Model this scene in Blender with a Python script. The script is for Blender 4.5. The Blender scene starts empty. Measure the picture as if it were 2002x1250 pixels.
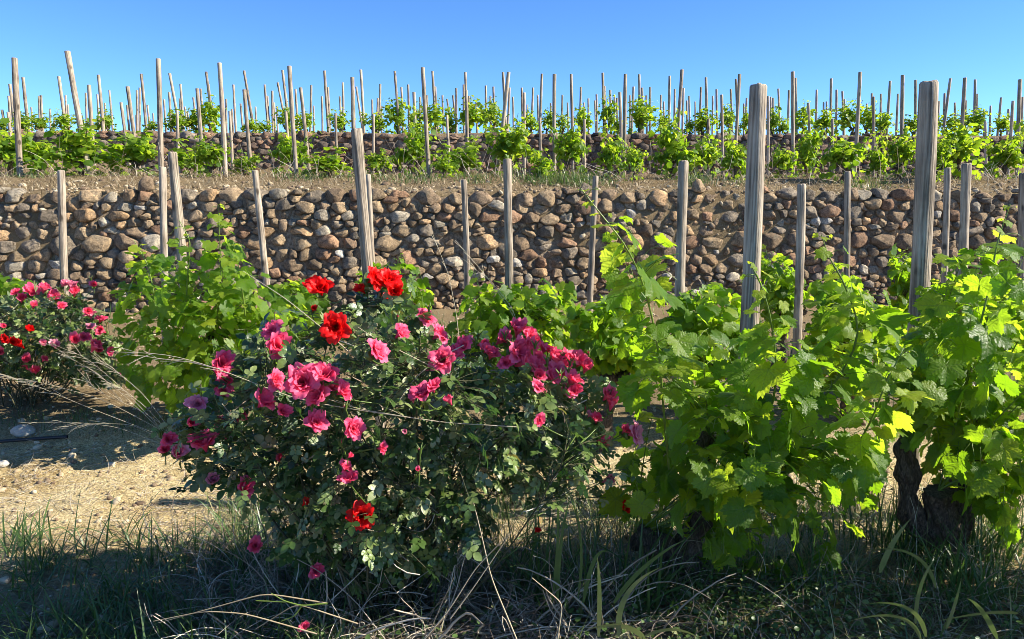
import bpy, math, mathutils
import numpy as np
C = bpy.context.scene.collection
R = math.radians
# ------------------------------------------------------------------ camera
CAMZ, PITCH, FPX = 1.6, R(9.0), 1446.0
cd = bpy.data.cameras.new("camera"); cam = bpy.data.objects.new("camera", cd); C.objects.link(cam)
cam.location = (0, 0, CAMZ); cam.rotation_euler = (R(90) - PITCH, 0, 0)
cd.sensor_width = 36; cd.lens = FPX / 2002 * 36; cd.clip_end = 3000; cd.clip_start = 0.05
bpy.context.scene.camera = cam
# ------------------------------------------------------------------ sky, sun, exposure
SAZ, SEL = R(94), R(35)
w = bpy.data.worlds.new("World"); bpy.context.scene.world = w; w.use_nodes = True
nt = w.node_tree; nt.nodes.clear()
sky = nt.nodes.new("ShaderNodeTexSky"); sky.sky_type = 'NISHITA'; sky.sun_disc = False
sky.sun_elevation = SEL; sky.sun_rotation = SAZ; sky.air_density = 0.5; sky.dust_density = 0.0; sky.ozone_density = 6.0; sky.altitude = 300
bg = nt.nodes.new("ShaderNodeBackground"); bg.inputs[1].default_value = 0.125
hs = nt.nodes.new('ShaderNodeHueSaturation'); hs.inputs['Saturation'].default_value = 1.09; hs.inputs['Value'].default_value = 1.06; nt.links.new(sky.outputs[0], hs.inputs['Color'])
out = nt.nodes.new("ShaderNodeOutputWorld")
nt.links.new(hs.outputs[0], bg.inputs[0]); nt.links.new(bg.outputs[0], out.inputs[0])
sd = bpy.data.lights.new("sun", 'SUN'); sd.energy = 5.0; sd.angle = R(0.5); sd.color = (1.0, 0.93, 0.80)
so = bpy.data.objects.new("sun", sd); C.objects.link(so)
SUN = mathutils.Vector((math.sin(SAZ) * math.cos(SEL), math.cos(SAZ) * math.cos(SEL), math.sin(SEL)))
so.rotation_euler = SUN.to_track_quat('Z', 'Y').to_euler(); so.location = (20, 5, 20)
sc = bpy.context.scene
sc.view_settings.view_transform = 'Standard'; sc.view_settings.look = 'None'
sc.view_settings.exposure = 1.24; sc.view_settings.gamma = 1
sc.cycles.filter_width = 0.85; sc.cycles.max_bounces = 6; sc.cycles.transparent_max_bounces = 4; sc.cycles.transmission_bounces = 4
SUNV = np.array(SUN)
# ------------------------------------------------------------------ helpers
def W(px, py, d):
    """photo pixel + distance along Y -> point of the place"""
    x = (np.asarray(px, float) - 1001) / FPX; y = -(np.asarray(py, float) - 625) / FPX
    c, s = math.cos(PITCH), math.sin(PITCH)
    fy = c + y * s; fz = -s + y * c
    d = np.asarray(d, float)
    return np.stack([x / fy * d, d + 0 * fy, CAMZ + fz / fy * d], -1)
def nrm(v): return v / np.maximum(np.linalg.norm(v, axis=-1, keepdims=True), 1e-9)
def noise2(x, y, seed=0):
    r = np.random.default_rng(seed); s = 0
    for i in range(7):
        a = r.uniform(0, 6.28); f = r.uniform(.6, 1.8); p = r.uniform(0, 6.28)
        s = s + np.sin((x * np.cos(a) + y * np.sin(a)) * f * 2 + p + 1.3 * np.sin((y * np.cos(a) - x * np.sin(a)) * f + p))
    return s / 7
def noise3(p, f, seed=0):
    r = np.random.default_rng(seed); s = 0
    for i in range(6):
        k = nrm(r.normal(size=3)) * f * r.uniform(.7, 1.5); k2 = nrm(r.normal(size=3)) * f
        s = s + np.sin(p @ k + r.uniform(0, 6) + 1.2 * np.sin(p @ k2 + r.uniform(0, 6)))
    return s / 6
PY = [-60, 0, 3.3, 4.55, 4.85, 6.2, 9.05, 9.12, 9.3, 9.75, 10.3, 11.2, 14, 15.55, 15.7, 18, 21, 23, 27, 32, 36, 60, 120, 400, 1500]
PZ = [-.1, -.03, 0, .02, .13, .15, .32, .5, 1.72, 1.80, 1.92, 1.97, 2.10, 2.18, 3.0, 3.12, 3.22, 3.6, 4.0, 4.3, 4.3, 2.5, -4, -30, -40]
def wallshift(x, y=9.): return np.interp(y, [11, 14], [.07, .05]) * np.clip(x, -14, 14)
def gz(x, y, bump=True):
    x = np.asarray(x, float); y = np.asarray(y, float)
    k = np.clip((y - 5) / 3, 0, 1) * np.clip((60 - y) / 30, 0, 1)
    z = np.interp(y - wallshift(x, y) * k, PY, PZ)
    if bump:
        k2 = np.clip((40 - np.abs(y)) / 20, 0, 1)
        z = z + k2 * (.03 * noise2(x * 1.3, y * 1.3, 1) + .015 * noise2(x * 5, y * 5, 2) + .007 * noise2(x * 19, y * 19, 3))
        z = z + .05 * noise2(x * .9, 0 * y, 5) * np.clip(1 - np.abs(y - 4.7) / .4, 0, 1)
    return z
def mk(name, V, faces, mat, parent=None, smooth=False, attrs=None):
    """V (n,3); faces: list of int arrays (m,3) or (m,4)"""
    me = bpy.data.meshes.new(name)
    V = np.asarray(V, np.float32); me.vertices.add(len(V)); me.vertices.foreach_set("co", V.ravel())
    faces = [np.asarray(f, np.int32) for f in faces if len(f)]
    li = np.concatenate([f.ravel() for f in faces]); tot = np.concatenate([np.full(len(f), f.shape[1], np.int32) for f in faces])
    st = np.concatenate([[0], np.cumsum(tot)[:-1]]).astype(np.int32)
    me.loops.add(len(li)); me.loops.foreach_set("vertex_index", li)
    me.polygons.add(len(tot)); me.polygons.foreach_set("loop_start", st)
    try: me.polygons.foreach_set("loop_total", tot)
    except Exception: pass
    me.update(calc_edges=True)
    if smooth: me.polygons.foreach_set("use_smooth", np.ones(len(tot), bool))
    for k, (ty, a) in (attrs or {}).items():
        at = me.attributes.new(k, ty, 'POINT')
        at.data.foreach_set('vector' if ty == 'FLOAT_VECTOR' else ('color' if ty == 'FLOAT_COLOR' else 'value'), np.asarray(a, np.float32).ravel())
    if mat: me.materials.append(mat)
    o = bpy.data.objects.new(name, me); C.objects.link(o)
    if parent is not None: o.parent = parent
    return o
def tag(o, label=None, cat=None, group=None, kind=None):
    if label: o['label'] = label
    if cat: o['category'] = cat
    if group: o['group'] = group
    if kind: o['kind'] = kind
    return o
def empty(name, loc, label, cat, group=None):
    o = bpy.data.objects.new(name, None); C.objects.link(o); o.location = loc; o.empty_display_size = .1
    return tag(o, label, cat, group)
class Bag:
    """collects pieces of one mesh (world space), with a per-vertex tint and local leaf vector"""
    def __init__(s): s.V = []; s.F3 = []; s.F4 = []; s.t = []; s.l = []; s.n = 0
    def add(s, V, F, tint=0.5, lp=None):
        V = np.asarray(V, float).reshape(-1, 3); F = np.asarray(F)
        (s.F3 if F.shape[1] == 3 else s.F4).append(F + s.n)
        s.V.append(V); s.t.append(np.broadcast_to(tint, (len(V),)).astype(float))
        s.l.append(np.zeros((len(V), 3)) if lp is None else lp); s.n += len(V)
    def build(s, name, mat, parent=None, smooth=True):
        V = np.concatenate(s.V)
        if parent is not None: V = V - np.array(parent.location)
        f = []
        if s.F3: f.append(np.concatenate(s.F3))
        if s.F4: f.append(np.concatenate(s.F4))
        return mk(name, V, f, mat, parent, smooth, {'tint': ('FLOAT', np.concatenate(s.t)), 'lp': ('FLOAT_VECTOR', np.concatenate(s.l))})
def stamp(bag, T, F, P, X, Y, Z, s, tint):
    """template T at points P with axes X,Y,Z, scale s"""
    m, n = len(P), len(T)
    s = np.broadcast_to(s, (m,)).reshape(m, 1, 1)
    V = P[:, None, :] + s * (T[None, :, 0:1] * X[:, None, :] + T[None, :, 1:2] * Y[:, None, :] + T[None, :, 2:3] * Z[:, None, :])
    FF = (F[None] + (np.arange(m) * n)[:, None, None]).reshape(-1, F.shape[1])
    bag.add(V.reshape(-1, 3), FF, np.repeat(np.broadcast_to(tint, (m,)), n), np.tile(T, (m, 1)))
def frames(tip, nor):
    Y = nrm(tip); Z = nrm(nor - (nor * Y).sum(-1, keepdims=True) * Y); X = np.cross(Y, Z)
    return X, Y, Z
def tubes(bag, P, rad, sides=3, tint=.5):
    """P (m,k,3) curves, rad (m,k)"""
    P = np.asarray(P, float)
    if P.ndim == 2: P = P[None]
    m, k, _ = P.shape; rad = np.broadcast_to(rad, (m, k))
    T = np.gradient(P, axis=1); T = nrm(T)
    mean = nrm(P[:, -1] - P[:, 0] + 1e-6); ref = np.where(np.abs(mean[:, 2:3]) > .85, np.array([[1., .2, 0]]), np.array([[0, .1, 1.]]))
    A = nrm(np.cross(T, ref[:, None, :])); B = np.cross(T, A)
    an = np.arange(sides) * 2 * math.pi / sides
    V = P[:, :, None, :] + rad[:, :, None, None] * (np.cos(an)[None, None, :, None] * A[:, :, None, :] + np.sin(an)[None, None, :, None] * B[:, :, None, :])
    i = np.arange(k - 1)[:, None]; j = np.arange(sides)[None, :]; j2 = (j + 1) % sides
    q = np.stack([i * sides + j, i * sides + j2, (i + 1) * sides + j2, (i + 1) * sides + j], -1).reshape(-1, 4)
    F = (q[None] + (np.arange(m) * k * sides)[:, None, None]).reshape(-1, 4)
    tt = np.broadcast_to(tint, (m,)) if np.ndim(tint) else np.full(m, tint)
    bag.add(V.reshape(-1, 3), F, np.repeat(tt, k * sides))
def blades(bag, base, h, lean, az, wid, tint, k=6, droop=1.2, rng=None):
    """flat curved blades"""
    m = len(base); t = np.linspace(0, 1, k)[None, :]
    th = lean[:, None] + droop * np.broadcast_to(np.asarray(1.0), (m,))[:, None] * t ** 1.6 * lean[:, None]
    ds = h[:, None] / (k - 1)
    r = np.cumsum(np.sin(th) * ds, 1) - np.sin(th[:, :1]) * ds; z = np.cumsum(np.cos(th) * ds, 1) - np.cos(th[:, :1]) * ds
    D = np.stack([np.cos(az), np.sin(az), 0 * az], -1); S = np.stack([-np.sin(az), np.cos(az), 0 * az], -1)
    P = base[:, None] + r[..., None] * D[:, None] + z[..., None] * np.array([0, 0, 1.])
    ww = wid[:, None] * np.clip(np.minimum(t * 6 + .5, 1) * (1 - t ** 3) , .04, 1)
    tw = (rng.uniform(-1, 1, m) if rng is not None else np.zeros(m))[:, None] * t
    Sx = S[:, None] * np.cos(tw)[..., None] + np.array([0, 0, 1.]) * np.sin(tw)[..., None]
    V = np.stack([P - Sx * ww[..., None] / 2, P + Sx * ww[..., None] / 2], 2)
    i = np.arange(k - 1); q = np.stack([2 * i, 2 * i + 1, 2 * i + 3, 2 * i + 2], -1)
    F = (q[None] + (np.arange(m) * 2 * k)[:, None, None]).reshape(-1, 4)
    bag.add(V.reshape(-1, 3), F, np.repeat(tint, 2 * k))
# ------------------------------------------------------------------ materials
def newmat(name):
    m = bpy.data.materials.new(name); m.use_nodes = True; n = m.node_tree.nodes; n.clear()
    return m, n, m.node_tree.links
def N(n, ty, **kw):
    x = n.new(ty)
    for k, v in kw.items(): setattr(x, k, v)
    return x
def ramp(n, stops):
    r = n.new("ShaderNodeValToRGB"); e = r.color_ramp.elements
    while len(e) < len(stops): e.new(.5)
    for el, (p, c) in zip(e, stops): el.position = p; el.color = (*c, 1)
    return r
def noise(n, l, vec, scale, detail=6, rough=.6, dist=0):
    x = n.new("ShaderNodeTexNoise"); x.inputs['Scale'].default_value = scale; x.inputs['Detail'].default_value = detail
    x.inputs['Roughness'].default_value = rough; x.inputs['Distortion'].default_value = dist
    if vec is not None: l.new(vec, x.inputs['Vector'])
    return x
def math_(n, l, op, a, b=None):
    x = n.new("ShaderNodeMath"); x.operation = op
    for i, v in enumerate((a, b)):
        if v is None: continue
        if isinstance(v, (int, float)): x.inputs[i].default_value = v
        else: l.new(v, x.inputs[i])
    return x.outputs[0]
def mixc(n, l, fac, a, b, mode='MIX'):
    x = n.new("ShaderNodeMix"); x.data_type = 'RGBA'; x.blend_type = mode
    for i, v in ((0, fac), (6, a), (7, b)):
        if isinstance(v, (int, float)): x.inputs[i].default_value = v
        elif isinstance(v, tuple): x.inputs[i].default_value = (*v, 1)
        else: l.new(v, x.inputs[i])
    return x.outputs[2]
def leafmat(name, stops, tstops, trans=.45, rough=.4, spec=.5, veins=False, bumpy=.3, back=None, coat=0):
    m, n, l = newmat(name)
    at = N(n, "ShaderNodeAttribute", attribute_name='tint'); lp = N(n, "ShaderNodeAttribute", attribute_name='lp')
    geo = n.new("ShaderNodeNewGeometry")
    nz = noise(n, l, geo.outputs['Position'], 14, 3)
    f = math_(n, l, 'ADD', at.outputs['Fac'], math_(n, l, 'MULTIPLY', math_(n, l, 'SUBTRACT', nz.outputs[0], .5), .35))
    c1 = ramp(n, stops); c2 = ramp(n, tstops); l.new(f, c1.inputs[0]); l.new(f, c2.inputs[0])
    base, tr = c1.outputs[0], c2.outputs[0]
    p = n.new("ShaderNodeBsdfPrincipled"); t = n.new("ShaderNodeBsdfTranslucent"); mx = n.new("ShaderNodeMixShader")
    bmp = n.new("ShaderNodeBump"); bmp.inputs['Strength'].default_value = bumpy; bmp.inputs['Distance'].default_value = .004
    nb = noise(n, l, lp.outputs['Vector'], 7, 3)
    hgt = nb.outputs[0]
    if veins:
        sx = n.new("ShaderNodeSeparateXYZ"); l.new(lp.outputs['Vector'], sx.inputs[0])
        ax = math_(n, l, 'ABSOLUTE', sx.outputs[0]); y = sx.outputs[1]
        r = math_(n, l, 'SQRT', math_(n, l, 'ADD', math_(n, l, 'MULTIPLY', ax, ax), math_(n, l, 'MULTIPLY', y, y)))
        ds = [ax]
        for a in (48, 102):
            s_, c_ = math.sin(R(a)), math.cos(R(a))
            along = math_(n, l, 'ADD', math_(n, l, 'MULTIPLY', ax, s_), math_(n, l, 'MULTIPLY', y, c_))
            d = math_(n, l, 'ABSOLUTE', math_(n, l, 'SUBTRACT', math_(n, l, 'MULTIPLY', ax, c_), math_(n, l, 'MULTIPLY', y, s_)))
            d = math_(n, l, 'ADD', d, math_(n, l, 'MULTIPLY', math_(n, l, 'LESS_THAN', along, 0.0), 1.0)); ds.append(d)
        dm = ds[0]
        for d in ds[1:]: dm = math_(n, l, 'MINIMUM', dm, d)
        sec = math_(n, l, 'SINE', math_(n, l, 'SUBTRACT', math_(n, l, 'MULTIPLY', r, 38), math_(n, l, 'MULTIPLY', dm, 30)))
        secm = math_(n, l, 'MULTIPLY', math_(n, l, 'GREATER_THAN', sec, .93), .45)
        main = math_(n, l, 'LESS_THAN', dm, .018)
        v = math_(n, l, 'MAXIMUM', main, secm)
        base = mixc(n, l, math_(n, l, 'MULTIPLY', v, .55), base, (.22, .30, .07)); 
        tr = mixc(n, l, math_(n, l, 'MULTIPLY', v, .35), tr, (.12, .22, .02))
        hgt = math_(n, l, 'ADD', hgt, math_(n, l, 'ADD', math_(n, l, 'MULTIPLY', sec, -.15), math_(n, l, 'MULTIPLY', main, -1.2)))
    if back:
        base = mixc(n, l, math_(n, l, 'MULTIPLY', geo.outputs['Backfacing'], .7), base, back)
    l.new(hgt, bmp.inputs['Height'])
    l.new(base, p.inputs['Base Color']); l.new(tr, t.inputs['Color'])
    p.inputs['Roughness'].default_value = rough; p.inputs['Specular IOR Level'].default_value = spec
    if coat: p.inputs['Coat Weight'].default_value = coat; p.inputs['Coat Roughness'].default_value = .3
    l.new(bmp.outputs[0], p.inputs['Normal']); l.new(bmp.outputs[0], t.inputs['Normal'])
    mx.inputs[0].default_value = trans; l.new(p.outputs[0], mx.inputs[1]); l.new(t.outputs[0], mx.inputs[2])
    o = n.new("ShaderNodeOutputMaterial"); l.new(mx.outputs[0], o.inputs[0]); return m
def solid(name, stops, scale=8, rough=.8, bump=.4, bscale=30, coord='pos', stretch=(1, 1, 1), spec=.3, tintmul=0.0, dist=.004, cdist=0):
    m, n, l = newmat(name)
    if coord == 'pos': v = n.new("ShaderNodeNewGeometry").outputs['Position']
    else: v = n.new("ShaderNodeTexCoord").outputs['Object']
    mp = n.new("ShaderNodeMapping"); mp.inputs['Scale'].default_value = stretch; l.new(v, mp.inputs[0])
    a = noise(n, l, mp.outputs[0], scale, 7, .65, cdist); b = noise(n, l, mp.outputs[0], bscale, 6, .7)
    f = a.outputs[0]
    if tintmul:
        at = N(n, "ShaderNodeAttribute", attribute_name='tint')
        f = math_(n, l, 'ADD', f, math_(n, l, 'MULTIPLY', math_(n, l, 'SUBTRACT', at.outputs['Fac'], .5), tintmul))
    c = ramp(n, stops); l.new(f, c.inputs[0])
    p = n.new("ShaderNodeBsdfPrincipled"); l.new(c.outputs[0], p.inputs['Base Color'])
    p.inputs['Roughness'].default_value = rough; p.inputs['Specular IOR Level'].default_value = spec
    bm = n.new("ShaderNodeBump"); bm.inputs['Strength'].default_value = bump; bm.inputs['Distance'].default_value = dist
    l.new(b.outputs[0], bm.inputs['Height']); l.new(bm.outputs[0], p.inputs['Normal'])
    o = n.new("ShaderNodeOutputMaterial"); l.new(p.outputs[0], o.inputs[0]); return m
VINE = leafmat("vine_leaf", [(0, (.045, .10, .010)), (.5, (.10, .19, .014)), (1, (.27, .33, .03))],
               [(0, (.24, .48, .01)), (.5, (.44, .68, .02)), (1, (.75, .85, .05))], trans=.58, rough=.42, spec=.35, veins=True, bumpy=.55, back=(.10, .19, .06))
VINEF = leafmat("vine_leaf_far", [(0, (.045, .10, .01)), (.5, (.10, .19, .018)), (1, (.24, .31, .03))],
                [(0, (.22, .44, .015)), (.5, (.44, .66, .02)), (1, (.64, .76, .05))], trans=.5, rough=.5, spec=.35, bumpy=.3)
ROSEL = leafmat("rose_leaf", [(0, (.014, .036, .008)), (.3, (.065, .12, .026)), (.62, (.19, .25, .07)), (.9, (.30, .33, .15)), (1, (.30, .18, .06))],
                [(0, (.03, .10, .01)), (.6, (.09, .22, .02)), (1, (.35, .30, .04))], trans=.28, rough=.34, spec=.55, bumpy=.5, back=(.20, .24, .13))
GRASS = leafmat("grass_blade", [(0, (.035, .075, .018)), (.6, (.085, .15, .04)), (1, (.34, .30, .14))],
                [(0, (.05, .14, .02)), (.6, (.14, .26, .04)), (1, (.35, .33, .12))], trans=.3, rough=.4, spec=.5, bumpy=.1)
STRAW = leafmat("dry_straw", [(0, (.16, .115, .065)), (.5, (.34, .26, .15)), (1, (.58, .50, .34))],
                [(0, (.1, .07, .03)), (1, (.4, .32, .18))], trans=.12, rough=.6, spec=.3, bumpy=.1)
SHOOT = leafmat("green_shoot", [(0, (.05, .10, .02)), (1, (.20, .28, .05))], [(0, (.1, .2, .02)), (1, (.4, .5, .08))], trans=.2, rough=.4, bumpy=.1)
BARK = solid("vine_bark", [(.3, (.03, .021, .015)), (.5, (.12, .085, .06)), (.68, (.30, .22, .16))], scale=26, bump=1, bscale=60, stretch=(3, 3, .8), dist=.02, cdist=1.5)
CANE = solid("rose_cane", [(.3, (.03, .035, .015)), (.7, (.11, .10, .05))], scale=10, bump=.3)
DEAD = solid("dead_twig", [(.3, (.16, .12, .085)), (.55, (.36, .30, .22)), (.8, (.60, .53, .42))], scale=6, bump=.4, bscale=60, tintmul=.6)
def petal(name, a, b, ta, tb, trans=.35):
    return leafmat(name, [(0, a), (1, b)], [(0, ta), (1, tb)], trans=trans, rough=.45, spec=.3, bumpy=.15)
RPINK = petal("pink_petal", (.86, .025, .12), (.95, .18, .32), (1, .04, .15), (1, .24, .36), .45)
RRED = petal("red_petal", (.68, .002, .006), (.80, .012, .010), (.95, .0, .003), (1, .03, .02), .45)
RFADE = petal("faded_petal", (.70, .10, .22), (.88, .38, .46), (.85, .12, .26), (.95, .4, .5))
# weathered stake wood
def woodmat():
    m, n, l = newmat("weathered_wood"); v = n.new("ShaderNodeTexCoord").outputs['Object']
    oi = n.new("ShaderNodeObjectInfo")
    add = n.new("ShaderNodeVectorMath"); add.operation = 'ADD'; l.new(v, add.inputs[0])
    cx = n.new("ShaderNodeCombineXYZ"); l.new(math_(n, l, 'MULTIPLY', oi.outputs['Random'], 37.), cx.inputs[2]); l.new(cx.outputs[0], add.inputs[1])
    mp = n.new("ShaderNodeMapping"); mp.inputs['Scale'].default_value = (1, 1, .055); l.new(add.outputs[0], mp.inputs[0])
    a = noise(n, l, mp.outputs[0], 60, 5, .6, .8); b = noise(n, l, mp.outputs[0], 150, 4, .6, .4); c = noise(n, l, add.outputs[0], 3.5, 4)
    wv = n.new("ShaderNodeTexWave"); wv.inputs['Scale'].default_value = 26; wv.inputs['Distortion'].default_value = 5; wv.inputs['Detail'].default_value = 3; wv.inputs['Detail Scale'].default_value = .6
    l.new(mp.outputs[0], wv.inputs[0])
    f = math_(n, l, 'ADD', math_(n, l, 'MULTIPLY', a.outputs[0], .75), math_(n, l, 'ADD', math_(n, l, 'MULTIPLY', wv.outputs[0], .16), math_(n, l, 'MULTIPLY', math_(n, l, 'SUBTRACT', c.outputs[0], .5), .5)))
    f = math_(n, l, 'ADD', f, math_(n, l, 'MULTIPLY', math_(n, l, 'SUBTRACT', oi.outputs['Random'], .5), .12))
    mk_ = n.new("ShaderNodeMapping"); mk_.inputs['Scale'].default_value = (1, 1, .55); l.new(add.outputs[0], mk_.inputs[0])
    vo = n.new("ShaderNodeTexVoronoi"); vo.inputs['Scale'].default_value = 7; l.new(mk_.outputs[0], vo.inputs['Vector'])
    kn = n.new("ShaderNodeMapRange"); kn.inputs[1].default_value = .06; kn.inputs[2].default_value = .17; kn.inputs[3].default_value = -.3; kn.inputs[4].default_value = 0; l.new(vo.outputs['Distance'], kn.inputs[0])
    f = math_(n, l, 'ADD', f, kn.outputs[0])
    r = ramp(n, [(.22, (.08, .062, .045)), (.36, (.22, .175, .125)), (.5, (.37, .30, .22)), (.7, (.54, .46, .35))]); l.new(f, r.inputs[0])
    p = n.new("ShaderNodeBsdfPrincipled"); p.inputs['Roughness'].default_value = .8; p.inputs['Specular IOR Level'].default_value = .25
    l.new(r.outputs[0], p.inputs['Base Color'])
    bm = n.new("ShaderNodeBump"); bm.inputs['Strength'].default_value = .8; bm.inputs['Distance'].default_value = .006
    l.new(math_(n, l, 'ADD', b.outputs[0], a.outputs[0]), bm.inputs['Height']); l.new(bm.outputs[0], p.inputs['Normal'])
    o = n.new("ShaderNodeOutputMaterial"); l.new(p.outputs[0], o.inputs[0]); return m
WOOD = woodmat()
def stonemat(name, dark=1.0):
    m, n, l = newmat(name); at = N(n, "ShaderNodeAttribute", attribute_name='scol'); g = n.new("ShaderNodeNewGeometry")
    a = noise(n, l, g.outputs['Position'], 17, 8, .78, .8); b = noise(n, l, g.outputs['Position'], 70, 6, .8); c = noise(n, l, g.outputs['Position'], 4, 5, .6)
    r = ramp(n, [(.34, (.3, .28, .25)), (.5, (.85, .85, .85)), (.66, (1.5, 1.42, 1.28))]); l.new(a.outputs[0], r.inputs[0])
    col = mixc(n, l, 1.0, at.outputs['Color'], r.outputs[0], 'MULTIPLY')
    r2 = ramp(n, [(.56, (0, 0, 0)), (.66, (1, 1, 1))]); l.new(c.outputs[0], r2.inputs[0])
    col = mixc(n, l, math_(n, l, 'MULTIPLY', r2.outputs[0], .45), col, (.22 * dark, .20 * dark, .15 * dark))
    r3 = ramp(n, [(.3, (.55, .5, .45)), (.6, (1.1, 1.1, 1.1))]); l.new(b.outputs[0], r3.inputs[0])
    col = mixc(n, l, 1.0, col, r3.outputs[0], 'MULTIPLY')
    p = n.new("ShaderNodeBsdfPrincipled"); p.inputs['Roughness'].default_value = .9; p.inputs['Specular IOR Level'].default_value = .2
    l.new(col, p.inputs['Base Color'])
    bm = n.new("ShaderNodeBump"); bm.inputs['Strength'].default_value = 1; bm.inputs['Distance'].default_value = .035
    l.new(math_(n, l, 'ADD', a.outputs[0], math_(n, l, 'MULTIPLY', b.outputs[0], .5)), bm.inputs['Height']); l.new(bm.outputs[0], p.inputs['Normal'])
    o = n.new("ShaderNodeOutputMaterial"); l.new(p.outputs[0], o.inputs[0]); return m
STONE = stonemat("field_stone"); STONE2 = stonemat("dark_field_stone", .6)
def soilmat():
    m, n, l = newmat("dry_soil"); g = n.new("ShaderNodeNewGeometry"); pos = g.outputs['Position']
    a = noise(n, l, pos, 1.3, 6, .6, .5); b = noise(n, l, pos, 22, 8, .75, .4); c = noise(n, l, pos, 90, 4, .7)
    f = math_(n, l, 'ADD', math_(n, l, 'MULTIPLY', a.outputs[0], .5), math_(n, l, 'MULTIPLY', b.outputs[0], .5))
    r = ramp(n, [(.34, (.12, .075, .045)), (.40, (.44, .32, .15)), (.47, (.70, .55, .28)), (.6, (.82, .70, .42))]); l.new(f, r.inputs[0])
    r2 = ramp(n, [(.4, (.5, .45, .4)), (.6, (1.05, 1.05, 1.05))]); l.new(c.outputs[0], r2.inputs[0])
    col = mixc(n, l, 1.0, r.outputs[0], r2.outputs[0], 'MULTIPLY')
    # darker earth near the camera and along the roses, browner from the bank back
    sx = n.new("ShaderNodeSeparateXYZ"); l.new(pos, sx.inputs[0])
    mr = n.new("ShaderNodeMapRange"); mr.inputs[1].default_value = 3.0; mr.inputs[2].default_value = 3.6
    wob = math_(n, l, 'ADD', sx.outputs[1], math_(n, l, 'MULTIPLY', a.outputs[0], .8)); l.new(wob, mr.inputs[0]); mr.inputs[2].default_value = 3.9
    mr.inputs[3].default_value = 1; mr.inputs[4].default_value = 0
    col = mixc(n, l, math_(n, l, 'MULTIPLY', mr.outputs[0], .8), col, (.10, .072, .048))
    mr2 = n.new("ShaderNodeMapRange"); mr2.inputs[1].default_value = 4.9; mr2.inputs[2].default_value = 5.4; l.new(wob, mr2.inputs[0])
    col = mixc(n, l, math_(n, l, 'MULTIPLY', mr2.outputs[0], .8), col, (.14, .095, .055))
    p = n.new("ShaderNodeBsdfPrincipled"); p.inputs['Roughness'].default_value = 1; p.inputs['Specular IOR Level'].default_value = .1
    l.new(col, p.inputs['Base Color'])
    bm = n.new("ShaderNodeBump"); bm.inputs['Strength'].default_value = 1; bm.inputs['Distance'].default_value = .03
    l.new(math_(n, l, 'ADD', b.outputs[0], math_(n, l, 'MULTIPLY', c.outputs[0], .4)), bm.inputs['Height']); l.new(bm.outputs[0], p.inputs['Normal'])
    o = n.new("ShaderNodeOutputMaterial"); l.new(p.outputs[0], o.inputs[0]); return m
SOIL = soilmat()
# ------------------------------------------------------------------ ground: one sheet to the horizon
def axis(parts):
    out = []
    for a, b, s in parts: out.append(np.arange(a, b, s))
    return np.concatenate(out)
xs = axis([(-1500, -200, 260), (-200, -30, 17), (-30, -9, 1.0), (-9, -3, .08), (-3, 3, .045), (3, 9, .08), (9, 30, 1.0), (30, 200, 17), (200, 1501, 260)])
ys = axis([(-400, -20, 95), (-20, 1.4, 1.5), (1.4, 5.4, .04), (5.4, 9, .09), (9, 9.5, .06), (9.5, 12, .12), (12, 15.4, .4), (15.4, 15.9, .08), (15.9, 24, .6), (24, 60, 3), (60, 200, 20), (200, 1501, 130)])
GX, GY = np.meshgrid(xs, ys)
GZ = gz(GX, GY)
nx = len(xs); i = np.arange(len(ys) - 1)[:, None]; j = np.arange(nx - 1)[None]
gf = np.stack([i * nx + j, i * nx + j + 1, (i + 1) * nx + j + 1, (i + 1) * nx + j], -1).reshape(-1, 4)
tag(mk("ground", np.stack([GX, GY, GZ], -1).reshape(-1, 3), [gf], SOIL, smooth=True), kind='structure', label='dry terraced vineyard soil')
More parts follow.
